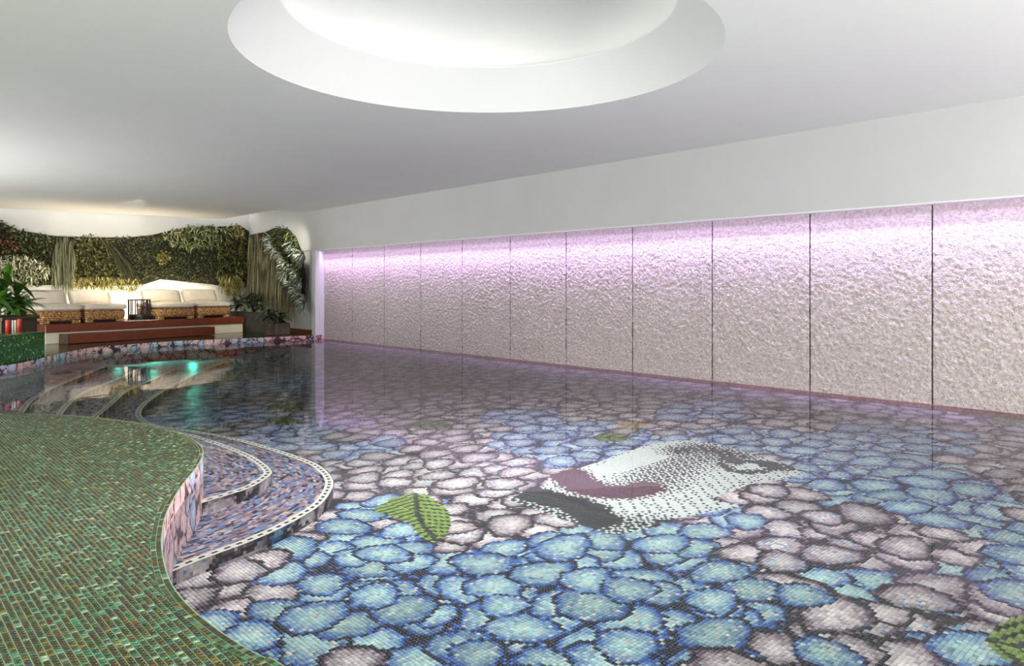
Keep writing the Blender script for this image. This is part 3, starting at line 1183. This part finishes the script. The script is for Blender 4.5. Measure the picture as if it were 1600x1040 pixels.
pl = empty('seating_platform', (P1.x, P1.y, ZD), PA)
tag(pl, 'low platform with red-brown wood edge and cream base under the sofas', 'platform')
bm = bmesh.new()
box(bm, PL / 2, 0.81, 0.11, PL, 1.58, 0.22)
link('base', bm_mesh('base', bm), M['cream'], pl)
bm = bmesh.new()
box(bm, PL / 2, 0.80, (ZP - ZD + 0.225) / 2, PL + 0.04, 1.64, ZP - ZD - 0.225, 0, 0.008, 1)
link('wood_top', bm_mesh('wood_top', bm), M['wood'], pl)
sa, sb = 0.0, 0.0


def s_of(u, t, z):
    """place along the platform front, at depth t, that stands in photograph column u"""
    q = P1 + pn * t
    d = (u - 800) / F
    r = Vector((CY * d + SY, -SY * d + CY))
    # q + pd*s = r*k
    det = pd.x * (-r.y) + r.x * pd.y
    return ((-q.x) * (-r.y) + r.x * (-q.y)) / det


sA, sB = s_of(108, -0.36, 0), s_of(336, -0.36, 0)
stp = empty('platform_step', tuple(plat(sA, -0.36, ZD)), PA)
tag(stp, 'long red-brown wooden step in front of the seating platform', 'step')
bm = bmesh.new()
box(bm, (sB - sA) / 2, 0.17, 0.1, sB - sA, 0.34, 0.19, 0, 0.006, 1)
link('tread', bm_mesh('tread', bm), M['wood'], stp)
bm = bmesh.new()
box(bm, -0.012, 0.17, 0.098, 0.03, 0.345, 0.196, 0, 0.003, 1)
link('end_board', bm_mesh('end_board', bm), M['dark_wood'], stp)

# sofas: four wicker modules with cream cushions
def cushion(sx, sy, sz, puff=0.03, seed=0):
    bm = bmesh.new()
    bmesh.ops.create_cube(bm, size=1.0)
    bmesh.ops.subdivide_edges(bm, edges=bm.edges, cuts=7, use_grid_fill=True)
    r = random.Random(seed)
    ph = [r.uniform(0, 6) for _ in range(4)]
    for v in bm.verts:
        x, y, z = v.co * 2
        k = (1 - abs(x) ** 4) * (1 - abs(y) ** 4)
        e = 1 - 0.06 * (abs(x) ** 6) * (abs(z) ** 2) - 0.0
        wob = 0.006 * (math.sin(3 * x + ph[0]) + math.sin(4 * y + ph[1]))
        v.co.x = x * sx / 2 * (1 - 0.05 * abs(z) ** 3 * abs(y) ** 2)
        v.co.y = y * sy / 2 * (1 - 0.05 * abs(z) ** 3 * abs(x) ** 2)
        v.co.z = z * (sz / 2 - puff * 0.45) + (puff * k + wob) * (1 if z > 0 else -0.5) * abs(z) ** 2
    bmesh.ops.bevel(bm, geom=[e for e in bm.edges if e.calc_face_angle(0) > 0.7], offset=min(0.03, sz * 0.2), segments=2, affect='EDGES')
    return bm


def sofa(u0, u1, t0, label, ub0, ub1, seed):
    s0, s1 = s_of(u0, t0, 0), s_of(u1, t0, 0)
    W = s1 - s0
    D = 0.86
    r = empty('sofa_module', tuple(plat((s0 + s1) / 2, t0, ZP)), PA)
    tag(r, label, 'sofa', 'wicker sofa modules on the platform')
    bm = bmesh.new()
    vs = box(bm, 0, D / 2, 0.16, W, D, 0.22, 0, 0.07, 3)
    for v in vs:
        if v.is_valid:
            k = (v.co.z - 0.05) / 0.22
            v.co.x *= 0.955 + 0.045 * k
    link('wicker_base', bm_mesh('wicker_base', bm), M['wicker'], r, True)
    bm = bmesh.new()
    box(bm, 0, D / 2 + 0.02, 0.04, W * 0.8, D * 0.8, 0.08)
    link('gap_shade', bm_mesh('gap_shade', bm), M['black'], r)  # dark box added to block light and shade the gap under the base
    for fx in (-1, 1):
        for fy in (0.08, D - 0.08):
            bm = bmesh.new()
            vs = box(bm, fx * (W / 2 - 0.11), fy, 0.035, 0.15, 0.12, 0.07, 0, 0.012, 1)
            for v in vs:
                if v.is_valid and v.co.z > 0.05:
                    v.co.x += fx * 0.0
            link('foot', bm_mesh('foot', bm), M['wicker'], r)
    bm = cushion(W + 0.03, D + 0.03, 0.13, 0.035, seed)
    o = link('seat_cushion', bm_mesh('seat_cushion', bm), M['fabric'], r, True)
    o.location = (0, D / 2 - 0.01, 0.325)
    bm = cushion(W * 0.96, 0.36, 0.17, 0.05, seed + 5)
    o = link('back_cushion', bm_mesh('back_cushion', bm), M['fabric'], r, True)
    o.location = ((ub0), D * 0.66, 0.515)
    o.rotation_euler = (math.radians(66), math.radians(ub1), 0)
    return r


sofa(64, 130, 0.12, 'leftmost cream cushioned wicker sofa module, partly behind the leafy planter', -0.06, 0.8, 1)
sofa(133, 198, 0.12, 'cream cushioned wicker sofa module just left of the black side table', -0.04, -0.6, 2)
sofa(246, 307, 0.12, 'cream cushioned wicker sofa module just right of the black side table', -0.03, 1.2, 3)
sofa(309, 362, 0.12, 'rightmost cream cushioned wicker sofa module, beside the dark trough', -0.03, 0.0, 4)

# side table of black rods
sT = s_of(214.5, 0.5, 0)
tb = empty('side_table', tuple(plat(sT, 0.42, ZP)), PA)
tag(tb, 'round black metal side table with upright rods between the sofas', 'table')
R = 0.235
v, f = lathe([(0.0, 0.452), (R, 0.452), (R + 0.008, 0.46), (R, 0.475), (0.0, 0.475)], 36)
link('table_top', py_mesh('table_top', v, f), M['black'], tb)
v, f = lathe([(0.0, 0.02), (R, 0.02), (R, 0.09), (R - 0.02, 0.13), (0.0, 0.13)], 36)
link('base_drum', py_mesh('base_drum', v, f), M['black'], tb)
for kk in range(12):
    a = 2 * math.pi * (kk + 0.3) / 12
    link('rod', py_mesh('rod', *tube_mesh([(R * 0.96 * math.cos(a), R * 0.96 * math.sin(a), 0.0), (R * 0.96 * math.cos(a), R * 0.96 * math.sin(a), 0.455)], 0.012, 6)), M['black'], tb)

# white power cable on the platform
pts = []
for s_, t_, z_ in ((0, 0.06, 0.006), (0.10, 0.04, 0.006), (0.2, 0.07, 0.006), (0.33, 0.09, 0.006), (0.42, 0.05, 0.006), (0.52, 0.08, 0.006), (0.6, 0.13, 0.006)):
    pts.append(tuple(plat(s_of(200, 0.06, 0) + s_ * 1.25, t_ - 0.02, ZP + z_)))
tag(link('power_cable', py_mesh('power_cable', *tube_mesh(pts, 0.011, 6)), M['cable']), 'thin white cable lying on the wooden platform edge before the side table', 'cable')

# ------------------------------------------------------------------ ledge, planters
L0, L1 = Vector(pix(73, 556, ZD)), Vector(pix(0, 570, ZD))
ld = (L1 - L0).normalized()
L2 = L1 + ld * 1.4
ln = Vector((ld.y, -ld.x))
if ln.y < 0:
    ln = -ln
off = ln * 0.03
ledge_poly = [tuple(L0 + off), tuple(L0 + off + ln * 0.45 + ld * 0.03), tuple(L2 + off + ln * 0.45), tuple(L2 + off)]
v, f = prism(ledge_poly, ZD - 0.004, 0.51)
o = link('mosaic_ledge', py_mesh('mosaic_ledge', v, f), M['ledge'])
tag(o, 'low bench-high ledge clad in bright green mosaic at the pool edge', 'ledge')


def leaf_mesh(name, L, W, droop, seg=5, fold=0.25):
    v, f = [], []
    for i in range(seg + 1):
        t = i / seg
        wd = W / 2 * math.sin(math.pi * min(1, t * 0.92 + 0.08)) ** 0.8 if i < seg else 0.0
        x = L * t * (1 - 0.12 * droop * t)
        z = -droop * L * t * t * 0.6
        v += [(x, -wd, z + wd * fold), (x, 0, z), (x, wd, z + wd * fold)]
    for i in range(seg):
        for k_ in (0, 1):
            f.append((3 * i + k_, 3 * i + 3 + k_, 3 * i + 4 + k_, 3 * i + 1 + k_))
    return py_mesh(name, v, f)


def potted(root, centers, nleaf, L, W, mat, zb, rs, tilt=(15, 70)):
    """big-leaved plant: every leaf a part"""
    meshes = [leaf_mesh('leaf', L * k_, W * k_ ** 0.5, d_) for k_, d_ in ((0.75, 0.5), (1.0, 0.8), (1.15, 1.2), (0.9, 0.3))]
    for m_ in meshes:
        m_.materials.append(mat)
        m_.polygons.foreach_set('use_smooth', [True] * len(m_.polygons))
    for (cx, cy, hh) in centers:
        st_ = link('stem', py_mesh('stem', *tube_mesh([(cx, cy, zb - 0.03), (cx + rs.uniform(-.03, .03), cy, zb + hh)], 0.012, 5)), mat, root)
        for k_ in range(nleaf):
            o_ = link('leaf', rs.choice(meshes), None, root)
            o_.location = (cx, cy, zb + hh * rs.uniform(0.35, 1.0))
            o_.rotation_euler = (rs.uniform(-.3, .3), -math.radians(rs.uniform(*tilt)), k_ * 2.4 + rs.uniform(-.4, .4))
            o_.color = (1, 1, 1, 1)


# planter behind the ledge with a leafy plant
pq = L0 + ln * 0.52
d_ = (62 - 800) / F
r_ = Vector((CY * d_ + SY, -SY * d_ + CY))
pq = pq + ln * 0.28 + ld * 0.03 + ld * (((-pq.x) * (-r_.y) + r_.x * (-pq.y)) / (ld.x * (-r_.y) + r_.x * ld.y))
pa = math.atan2(ld.y, ld.x)
pw = 1.15
rr = random.Random(3)
pp = empty('leafy_planter', (pq.x, pq.y, ZD), pa)
tag(pp, 'dark wooden planter of glossy bright green leaves behind the green ledge', 'planter')
bm = bmesh.new()
box(bm, pw / 2, -0.0, 0.30, pw, 0.5, 0.60)
link('box', bm_mesh('box', bm), M['dark_wood'], pp)
bm = bmesh.new()
box(bm, pw / 2, 0, 0.625, pw + 0.06, 0.56, 0.055, 0, 0.006, 1)
link('rim', bm_mesh('rim', bm), M['dark_wood'], pp)
bm = bmesh.new()
box(bm, pw / 2, 0, 0.655, pw - 0.05, 0.42, 0.02)
link('soil', bm_mesh('soil', bm), M['soil'], pp)
potted(pp, [(0.16, -0.06, 0.16), (0.34, 0.08, 0.36), (0.52, -0.08, 0.26), (0.62, 0.06, 0.62), (0.80, 0.02, 0.44), (0.95, -0.05, 0.66), (0.06, 0.04, 0.22)], 17, 0.44, 0.11, M['leaf_bright'], 0.66, rr, (0, 62))

# small upright things on the ledge before the planter
def canister(u, hgt, rad, mat, name, label, cat, group):
    p = Vector(pix(u, 520, 0.51))
    d = (u - 800) / F
    r_ = Vector((CY * d + SY, -SY * d + CY))
    q = L0 + off + ln * 0.3
    det = ld.x * (-r_.y) + r_.x * ld.y
    s_ = ((-q.x) * (-r_.y) + r_.x * (-q.y)) / det
    p = q + ld * s_
    v, f = lathe([(0.0, 0.0), (rad, 0.0), (rad, hgt - rad * 0.35), (rad * 0.75, hgt - rad * 0.08), (0.0, hgt)], 20)
    o_ = link(name, py_mesh(name, v, f), mat, None, True)
    o_.location = (p.x, p.y, 0.51)
    return tag(o_, label, cat, group)


canister(12.5, 0.22, 0.036, M['red'], 'red_canister', 'left of two short red round-topped canisters on the green ledge', 'canister', 'upright canisters on the green ledge')
canister(20, 0.205, 0.014, M['pale'], 'pale_rod', 'left of two slim pale upright rods between the red canisters', 'rod', 'upright canisters on the green ledge')
canister(24, 0.205, 0.014, M['pale'], 'pale_rod', 'right of two slim pale upright rods between the red canisters', 'rod', 'upright canisters on the green ledge')
canister(30.5, 0.22, 0.036, M['red'], 'red_canister', 'right of two short red round-topped canisters on the green ledge', 'canister', 'upright canisters on the green ledge')

# trough and small planter beside the platform
T0, T1 = Vector(pix(384, 517, ZD)), Vector(pix(422, 523, ZD))
tr = empty('planting_trough', (0, 0, ZD))
tag(tr, 'dark olive trough of broad dark leaves between platform and right wall', 'planter')
q0, q1 = plat(PL + 0.06, 0.05, 0), plat(PL + 0.06, 1.45, 0)
XT = XB - 0.06
tpoly = [(q0.x, q0.y), (XT - 0.35, q0.y - 0.55), (XT - 0.35, q0.y + 1.2), (q1.x, q1.y)]
v, f = prism(tpoly, 0.0, 0.46)
link('box', py_mesh('box', v, f), M['trough'], tr)
cx_, cy_ = sum(p[0] for p in tpoly) / 4, sum(p[1] for p in tpoly) / 4
tp2 = [(cx_ + (p[0] - cx_) * 1.05, cy_ + (p[1] - cy_) * 1.02) for p in tpoly]
v, f = prism(tp2, 0.455, 0.49)
link('rim', py_mesh('rim', v, f), M['trough'], tr)
tp3 = [(cx_ + (p[0] - cx_) * 0.9, cy_ + (p[1] - cy_) * 0.93) for p in tpoly]
v, f = prism(tp3, 0.48, 0.497)
link('soil', py_mesh('soil', v, f), M['soil'], tr)
cs = []
for (u, zz, hh) in ((368, 0.5, 0.26), (376, 0.5, 0.38), (386, 0.5, 0.44), (394, 0.5, 0.3), (402, 0.5, 0.42), (412, 0.5, 0.34), (420, 0.5, 0.26)):
    p = pixplane(u, 470, (cx_, cy_ - 0.25), (0.1, 1.0))
    cs.append((p.x, p.y, hh))
rr = random.Random(8)
potted(tr, cs, 14, 0.38, 0.10, M['leaf_dark'], 0.49, rr, (-25, 60))
B0 = Vector(pix(440, 523, ZD))
sp_ = empty('small_planter', (B0.x, B0.y + 0.18, ZD), 0.0)
tag(sp_, 'small brown planter box with dark drooping leaves at the foot of the right wall', 'planter')
bm = bmesh.new()
box(bm, 0, 0, 0.14, 0.46, 0.34, 0.28, 0.35, 0.008, 1)
link('box', bm_mesh('box', bm), M['planter'], sp_)
bm = bmesh.new()
box(bm, 0, 0, 0.275, 0.40, 0.28, 0.02, 0.35)
link('soil', bm_mesh('soil', bm), M['soil'], sp_)
potted(sp_, [(-0.12, 0.0, 0.26), (0.05, 0.02, 0.2), (-0.22, 0.05, 0.34), (-0.1, -0.1, 0.16)], 14, 0.36, 0.09, M['leaf_dark'], 0.28, rr, (-30, 45))

# ------------------------------------------------------------------ the planted wall
bn = Vector((BW1[1] - BW0[1], -(BW1[0] - BW0[0])))
bn.normalize()
if bn.y > 0:
    bn = -bn                                     # towards the room
BN3 = Vector((bn.x, bn.y, 0))
BT3 = Vector((-bn.y, bn.x, 0))
RN3, RT3 = Vector((-1, 0, 0)), Vector((0, -1, 0))


def on_back(u, v, off=0.0):
    return pixplane(u, v, (BW1[0] + bn.x * off, BW1[1] + bn.y * off), (bn.x, bn.y))


def on_right(u, v, off=0.0):
    return pixplane(u, v, (XB - 0.005 - off, 0), (1, 0))


def felt_panel(name, px, where, nrm, label, th=0.10):
    P = [where(u, v, 0.0) for u, v in px]
    n = len(P)
    v = [p + nrm * 0.005 for p in P] + [p + nrm * th for p in P]
    tri_ = tessellate_polygon([[Vector((u, v_, 0)) for u, v_ in px]])
    f = [tuple(t) for t in tri_] + [tuple(k_ + n for k_ in t) for t in tri_] + [(i, (i + 1) % n, n + (i + 1) % n, n + i) for i in range(n)]
    bm_ = bmesh.new()
    bv = [bm_.verts.new(p) for p in v]
    for q in f:
        bm_.faces.new([bv[i] for i in q])
    o_ = link(name, bm_mesh(name, bm_), M['felt'], GW)
    return o_


GW = empty('plant_support', (0, 0, 0))
tag(GW, 'dark felt planting panels of the green wall behind the plants', 'plant support')
felt_panel('planting_panel', [(-30, 345), (4, 348), (30, 360), (85, 369), (150, 371), (200, 371), (238, 367), (275, 358), (300, 354), (345, 354), (374, 352), (388, 362), (389, 445), (376, 452),
                              (330, 444), (290, 440), (250, 436), (225, 444), (190, 446), (130, 445), (80, 445), (-30, 445)], on_back, BN3, 'dark felt planting panel on the back wall behind the sofas')
felt_panel('planting_panel', [(389, 368), (418, 362), (432, 356), (452, 358), (464, 372), (474, 398), (478, 430), (478, 462), (462, 462), (446, 430), (430, 470), (392, 470)], on_right, RN3,
           'dark felt planting panel on the right wall beside the pillar', 0.05)


def tuft(rs, p, d, up, L, W, droop, seg):
    """one curved blade from p: strip of quads"""
    side = d.cross(Vector((0, 0, 1)))
    if side.length < 1e-3:
        side = Vector((1, 0, 0))
    side.normalize()
    a = rs.uniform(-0.9, 0.9)
    side = (side * math.cos(a) + up * math.sin(a)).normalized()
    out, q = [], p.copy()
    dirv = d.copy()
    for i in range(seg + 1):
        t = i / seg
        wd = W / 2 * (math.sin(math.pi * (0.12 + 0.88 * t)) ** 0.7 if i < seg else 0.08)
        out.append((q - side * wd, q + side * wd))
        dirv = (dirv + Vector((0, 0, -droop / seg))).normalized()
        q = q + dirv * (L / seg)
    return out


def foliage(name, label, where, nrm, tan, shape, n, L, W, droop, pal, spread=0.7, depth=0.18, seg=2, down=0.0, lean=0.0, group='plants of the green wall', jit=0.35, base=0.06, cat='plant', out=(0.35, 1.0)):
    """one plant mass of the wall: leaves rooted inside a pixel outline of the wall plane"""
    rs = random.Random(sum(ord(c_) * (i_ + 1) for i_, c_ in enumerate(label)))
    xs_ = [p[0] for p in shape]
    ys_ = [p[1] for p in shape]
    c0 = where(sum(xs_) / len(xs_), sum(ys_) / len(ys_), base)
    verts, faces, cols = [], [], []
    k_ = 0
    tries = 0
    while k_ < n and tries < n * 12:
        tries += 1
        u, v_ = rs.uniform(min(xs_), max(xs_)), rs.uniform(min(ys_), max(ys_))
        if not in_poly(np.array([u]), np.array([v_]), shape)[0]:
            continue
        p = where(u, v_, base + depth * rs.random() ** 1.3)
        d = nrm * rs.uniform(*out) + tan * (rs.uniform(-1, 1) * spread + lean) + Vector((0, 0, 1)) * (rs.uniform(-1, 1) * spread - down)
        d.normalize()
        l_ = L * rs.uniform(1 - jit, 1 + jit)
        st_ = tuft(rs, p, d, Vector((0, 0, 1)), l_, W * rs.uniform(0.8, 1.2), droop, seg)
        b_ = len(verts)
        for a, c_ in st_:
            verts += [a, c_]
        col = lin(pal[rs.randrange(len(pal))]) * rs.uniform(0.75, 1.25)
        for i in range(seg):
            faces.append((b_ + 2 * i, b_ + 2 * i + 1, b_ + 2 * i + 3, b_ + 2 * i + 2))
            cols.append(col)
        k_ += 1
    r_ = empty(name, tuple(c0))
    tag(r_, label, cat, group)
    V_ = np.array([tuple(q - c0) for q in verts])
    o_ = link('foliage', arr_mesh('foliage', V_, faces, np.array(cols)), M['leaf'], r_)
    o_['kind'] = 'stuff'
    return r_


DG = [(71, 84, 49), (91, 104, 56), (59, 69, 41), (111, 119, 69), (79, 76, 49)]
GG = [(102, 107, 79), (84, 89, 64), (122, 124, 94), (72, 74, 54)]
PALE = [(206, 206, 178), (178, 184, 146), (226, 222, 200), (120, 130, 88), (74, 84, 50)]
PALEG = [(170, 178, 128), (138, 150, 96), (198, 198, 158), (92, 106, 60), (62, 74, 38)]
OL = [(129, 127, 64), (153, 144, 74), (98, 100, 55), (115, 110, 67), (76, 81, 45)]
YG = [(160, 148, 84), (186, 172, 108), (128, 126, 72), (104, 104, 58)]
HANG = [(125, 120, 84), (144, 137, 101), (103, 101, 70), (84, 82, 55)]
SILV = [(196, 204, 190), (150, 164, 146), (104, 122, 104), (222, 226, 214), (62, 78, 60)]
bk = (on_back, BN3, BT3)
rt = (on_right, RN3, RT3)
foliage('leafy_creeper', 'dark green small-leaved creeper at the upper left end of the green wall', *bk, [(-30, 342), (2, 344), (30, 358), (84, 369), (86, 442), (60, 446), (-30, 446)], 1500, 0.10, 0.045, 0.4, DG)
foliage('reddish_creeper', 'small patch of dull red leaves at the left edge of the green wall', *bk, [(-20, 362), (8, 366), (28, 384), (24, 394), (-20, 394)], 150, 0.09, 0.05, 0.4, [(140, 84, 60), (116, 70, 50), (150, 104, 78), (70, 56, 34)], base=0.14)
foliage('variegated_plant', 'large mass of white-edged variegated leaves above the leafy planter', *bk, [(-20, 402), (10, 398), (40, 398), (58, 406), (78, 414), (82, 424), (70, 432), (58, 440), (48, 448), (28, 446), (14, 436), (-20, 436)], 900, 0.16, 0.03, 0.9, PALE, base=0.16, seg=3)
foliage('hanging_grass', 'long grey-green grass hanging straight down left of the bushy middle', *bk, [(90, 366), (112, 366), (116, 392), (116, 432), (82, 436), (82, 392)], 520, 0.50, 0.014, 1.6, GG, 0.25, 0.16, 4, 0.9, base=0.14, out=(0.02, 0.35))
foliage('bushy_fern', 'olive bushy fern in the middle of the green wall above the left sofa', *bk, [(112, 368), (150, 366), (176, 372), (196, 430), (184, 444), (110, 446)], 1300, 0.10, 0.035, 0.6, OL + DG)
foliage('sweeping_grass', 'grey-green grass sweeping down to the right above the side table', *bk, [(154, 370), (166, 372), (196, 402), (206, 424), (196, 428), (178, 404)], 380, 0.45, 0.014, 1.3, GG, 0.2, 0.14, 4, 0.6, 0.55, base=0.18, out=(0.02, 0.35))
foliage('lamplit_fern', 'yellow-green ferns lit from below along the lower edge of the green wall', *bk, [(112, 432), (160, 432), (214, 434), (224, 446), (206, 452), (180, 450), (140, 447), (112, 447)], 520, 0.13, 0.03, 1.0, YG, base=0.16, down=0.3)  # lamplight from below is put into the yellow of these leaf colours
foliage('fine_creeper', 'large dark fine-leaved creeper mass above the right sofa', *bk, [(176, 370), (240, 368), (262, 372), (345, 384), (350, 440), (300, 440), (256, 434), (216, 440), (204, 408)], 3000, 0.075, 0.03, 0.4, GG + DG)
foliage('yellow_creeper', 'small round yellow-green patch within the dark creeper', *bk, [(244, 398), (256, 392), (266, 400), (262, 412), (248, 414)], 110, 0.09, 0.04, 0.5, YG, base=0.18)
foliage('pale_bromeliad', 'pale variegated leaf mass along the top of the green wall at right', *bk, [(252, 366), (278, 356), (300, 350), (345, 352), (368, 350), (366, 372), (340, 384), (316, 384), (288, 388), (262, 376)], 850, 0.15, 0.03, 0.7, PALEG, base=0.18, seg=3)
foliage('green_bush', 'mid green leafy bush at the right end of the back wall', *bk, [(342, 372), (368, 352), (384, 362), (386, 440), (366, 446), (338, 440)], 850, 0.13, 0.04, 0.6, OL + DG, base=0.16)
foliage('yellow_bloom', 'cluster of yellowish leaves at the top corner of the back wall planting', *bk, [(362, 352), (376, 352), (382, 366), (368, 372)], 120, 0.11, 0.04, 0.5, YG + [(196, 176, 120)], base=0.26)
foliage('drooping_fern', 'pale yellow-green drooping fronds beside the rightmost sofa cushion', *bk, [(342, 428), (376, 428), (382, 450), (366, 458), (346, 452)], 260, 0.22, 0.025, 1.4, YG + OL, base=0.22, down=0.5, seg=3)
foliage('hanging_moss', 'olive curtain of long hanging moss strands on the right wall', *rt, [(388, 366), (402, 362), (420, 364), (432, 380), (446, 420), (440, 440), (388, 430)], 1000, 0.62, 0.018, 1.8, HANG, 0.12, 0.22, 4, 1.3, base=0.06, out=(0.02, 0.35))
foliage('hanging_moss', 'lower paler moss strands trailing down to the small planter', *rt, [(420, 430), (448, 436), (462, 450), (464, 470), (440, 478), (414, 470)], 380, 0.52, 0.014, 1.8, HANG, 0.12, 0.12, 4, 1.3, base=0.05, out=(0.02, 0.35))
foliage('dark_creeper', 'dark brownish leafy crest on top of the right wall planting', *rt, [(424, 362), (436, 354), (452, 356), (464, 370), (474, 396), (474, 440), (456, 440), (446, 410), (436, 384), (426, 376)], 800, 0.12, 0.035, 0.6, DG + [(78, 64, 40)], base=0.10)
foliage('thin_vine', 'thin grey trailing vine beside the white pillar', *rt, [(474, 402), (484, 402), (486, 456), (478, 462)], 90, 0.42, 0.011, 1.8, [(96, 92, 84), (80, 78, 70)], 0.1, 0.04, 4, 1.3, base=0.02, out=(0.02, 0.35))


def rosette(u, v_, L, n, label):
    rs = random.Random(int(u * 7 + v_))
    c0 = on_right(u, v_, 0.16)
    verts, faces, cols = [], [], []
    for k_ in range(n):
        d = RN3 * rs.uniform(0.25, 1.0) + RT3 * rs.uniform(-1, 1) + Vector((0, 0, rs.uniform(-0.9, 0.9)))
        d.normalize()
        st_ = tuft(rs, Vector((0, 0, 0)) + d * 0.01, d, Vector((0, 0, 1)), L * rs.uniform(0.7, 1.2), 0.030, 1.0, 4)
        b_ = len(verts)
        for a, c_ in st_:
            verts += [a, c_]
        col = lin(SILV[rs.randrange(len(SILV))]) * rs.uniform(0.8, 1.1)
        for i in range(4):
            faces.append((b_ + 2 * i, b_ + 2 * i + 1, b_ + 2 * i + 3, b_ + 2 * i + 2))
            cols.append(col)
    r_ = empty('spider_plant', tuple(c0))
    tag(r_, label, 'plant', 'silvery spider plants on the right wall')
    o_ = link('foliage', arr_mesh('foliage', np.array([tuple(q) for q in verts]), faces, np.array(cols)), M['leaf'], r_)
    o_['kind'] = 'stuff'


ros = [(424, 374, 'upper left silvery spider plant of the right wall, nearest the corner'), (430, 388, 'second silvery spider plant down the left strand on the right wall'),
       (440, 400, 'silvery spider plant in the middle of the left strand on the right wall'), (450, 412, 'silvery spider plant where the two strands meet on the right wall'),
       (458, 380, 'yellowish-centred silvery spider plant high on the right strand'), (464, 392, 'silvery spider plant under the dark crest on the right strand'),
       (475, 398, 'widest silvery spider plant, its leaves reaching the white pillar'), (448, 428, 'silvery spider plant at the left of the lower strand'),
       (462, 424, 'silvery spider plant in the centre of the lower strand'), (470, 436, 'silvery spider plant right of the lower strand, beside the thin vine'),
       (458, 444, 'silvery spider plant low on the lower strand, left side'), (468, 454, 'third silvery spider plant from the bottom of the strand'),
       (472, 464, 'second silvery spider plant from the bottom of the strand'), (476, 474, 'bottom silvery spider plant hanging above the baseboard')]
for u, v_, lb in ros:
    rosette(u, v_, 0.27 if u != 475 else 0.34, 80, lb)

# ------------------------------------------------------------------ lamps of the far end
for s_, e_ in ((s_of(120, 1.5, 0), 10), (s_of(205, 1.5, 0), 26), (s_of(290, 1.5, 0), 12)):
    p = plat(s_, 1.55, ZP + 0.06)
    light('uplight', 'AREA', tuple(p), e_, (1.0, 0.84, 0.60), 0.5, tuple(p + Vector((pn.x * 0.9, pn.y * 0.9, 0.8))), None, 0.2)
for k_ in range(4):
    x_ = -1.0 + k_ * 2.7
    light('cove_light', 'AREA', (x_, 20.22 - 0.165 * (x_ - 6), ZC + 0.62), 3.5, (1.0, 0.97, 0.92), 2.4, (x_ + 0.1, 20.6 - 0.165 * (x_ - 6), ZC - 0.7), None, 0.2)
light('planting_fill', 'SPOT', (4.6, 16.6, ZC - 0.03), 230, (1.0, 0.90, 0.74), None, (4.9, 19.8, 1.2), rad=0.08, spot=80)  # spots added near the ceiling to brighten the planting, without fittings
light('planting_fill', 'SPOT', (7.4, 15.6, ZC - 0.03), 150, (1.0, 0.92, 0.78), None, (8.2, 19.0, 1.0), rad=0.08, spot=70)
ul = Vector(pix(235, 535.4, ZD))
uv_ = Vector((0.25, -1.0)).normalized()
for k_ in range(3):
    b_ = Vector(pix((180, 235, 296)[k_], (539.6, 535.4, 531.5)[k_], ZD)) + uv_ * 0.12
    light('underwater_lamp', 'SPOT', (b_.x, b_.y, -0.05), 9, (0.10, 1.0, 0.72), None, (b_.x + uv_.x, b_.y + uv_.y, -0.60), rad=0.05, spot=150)
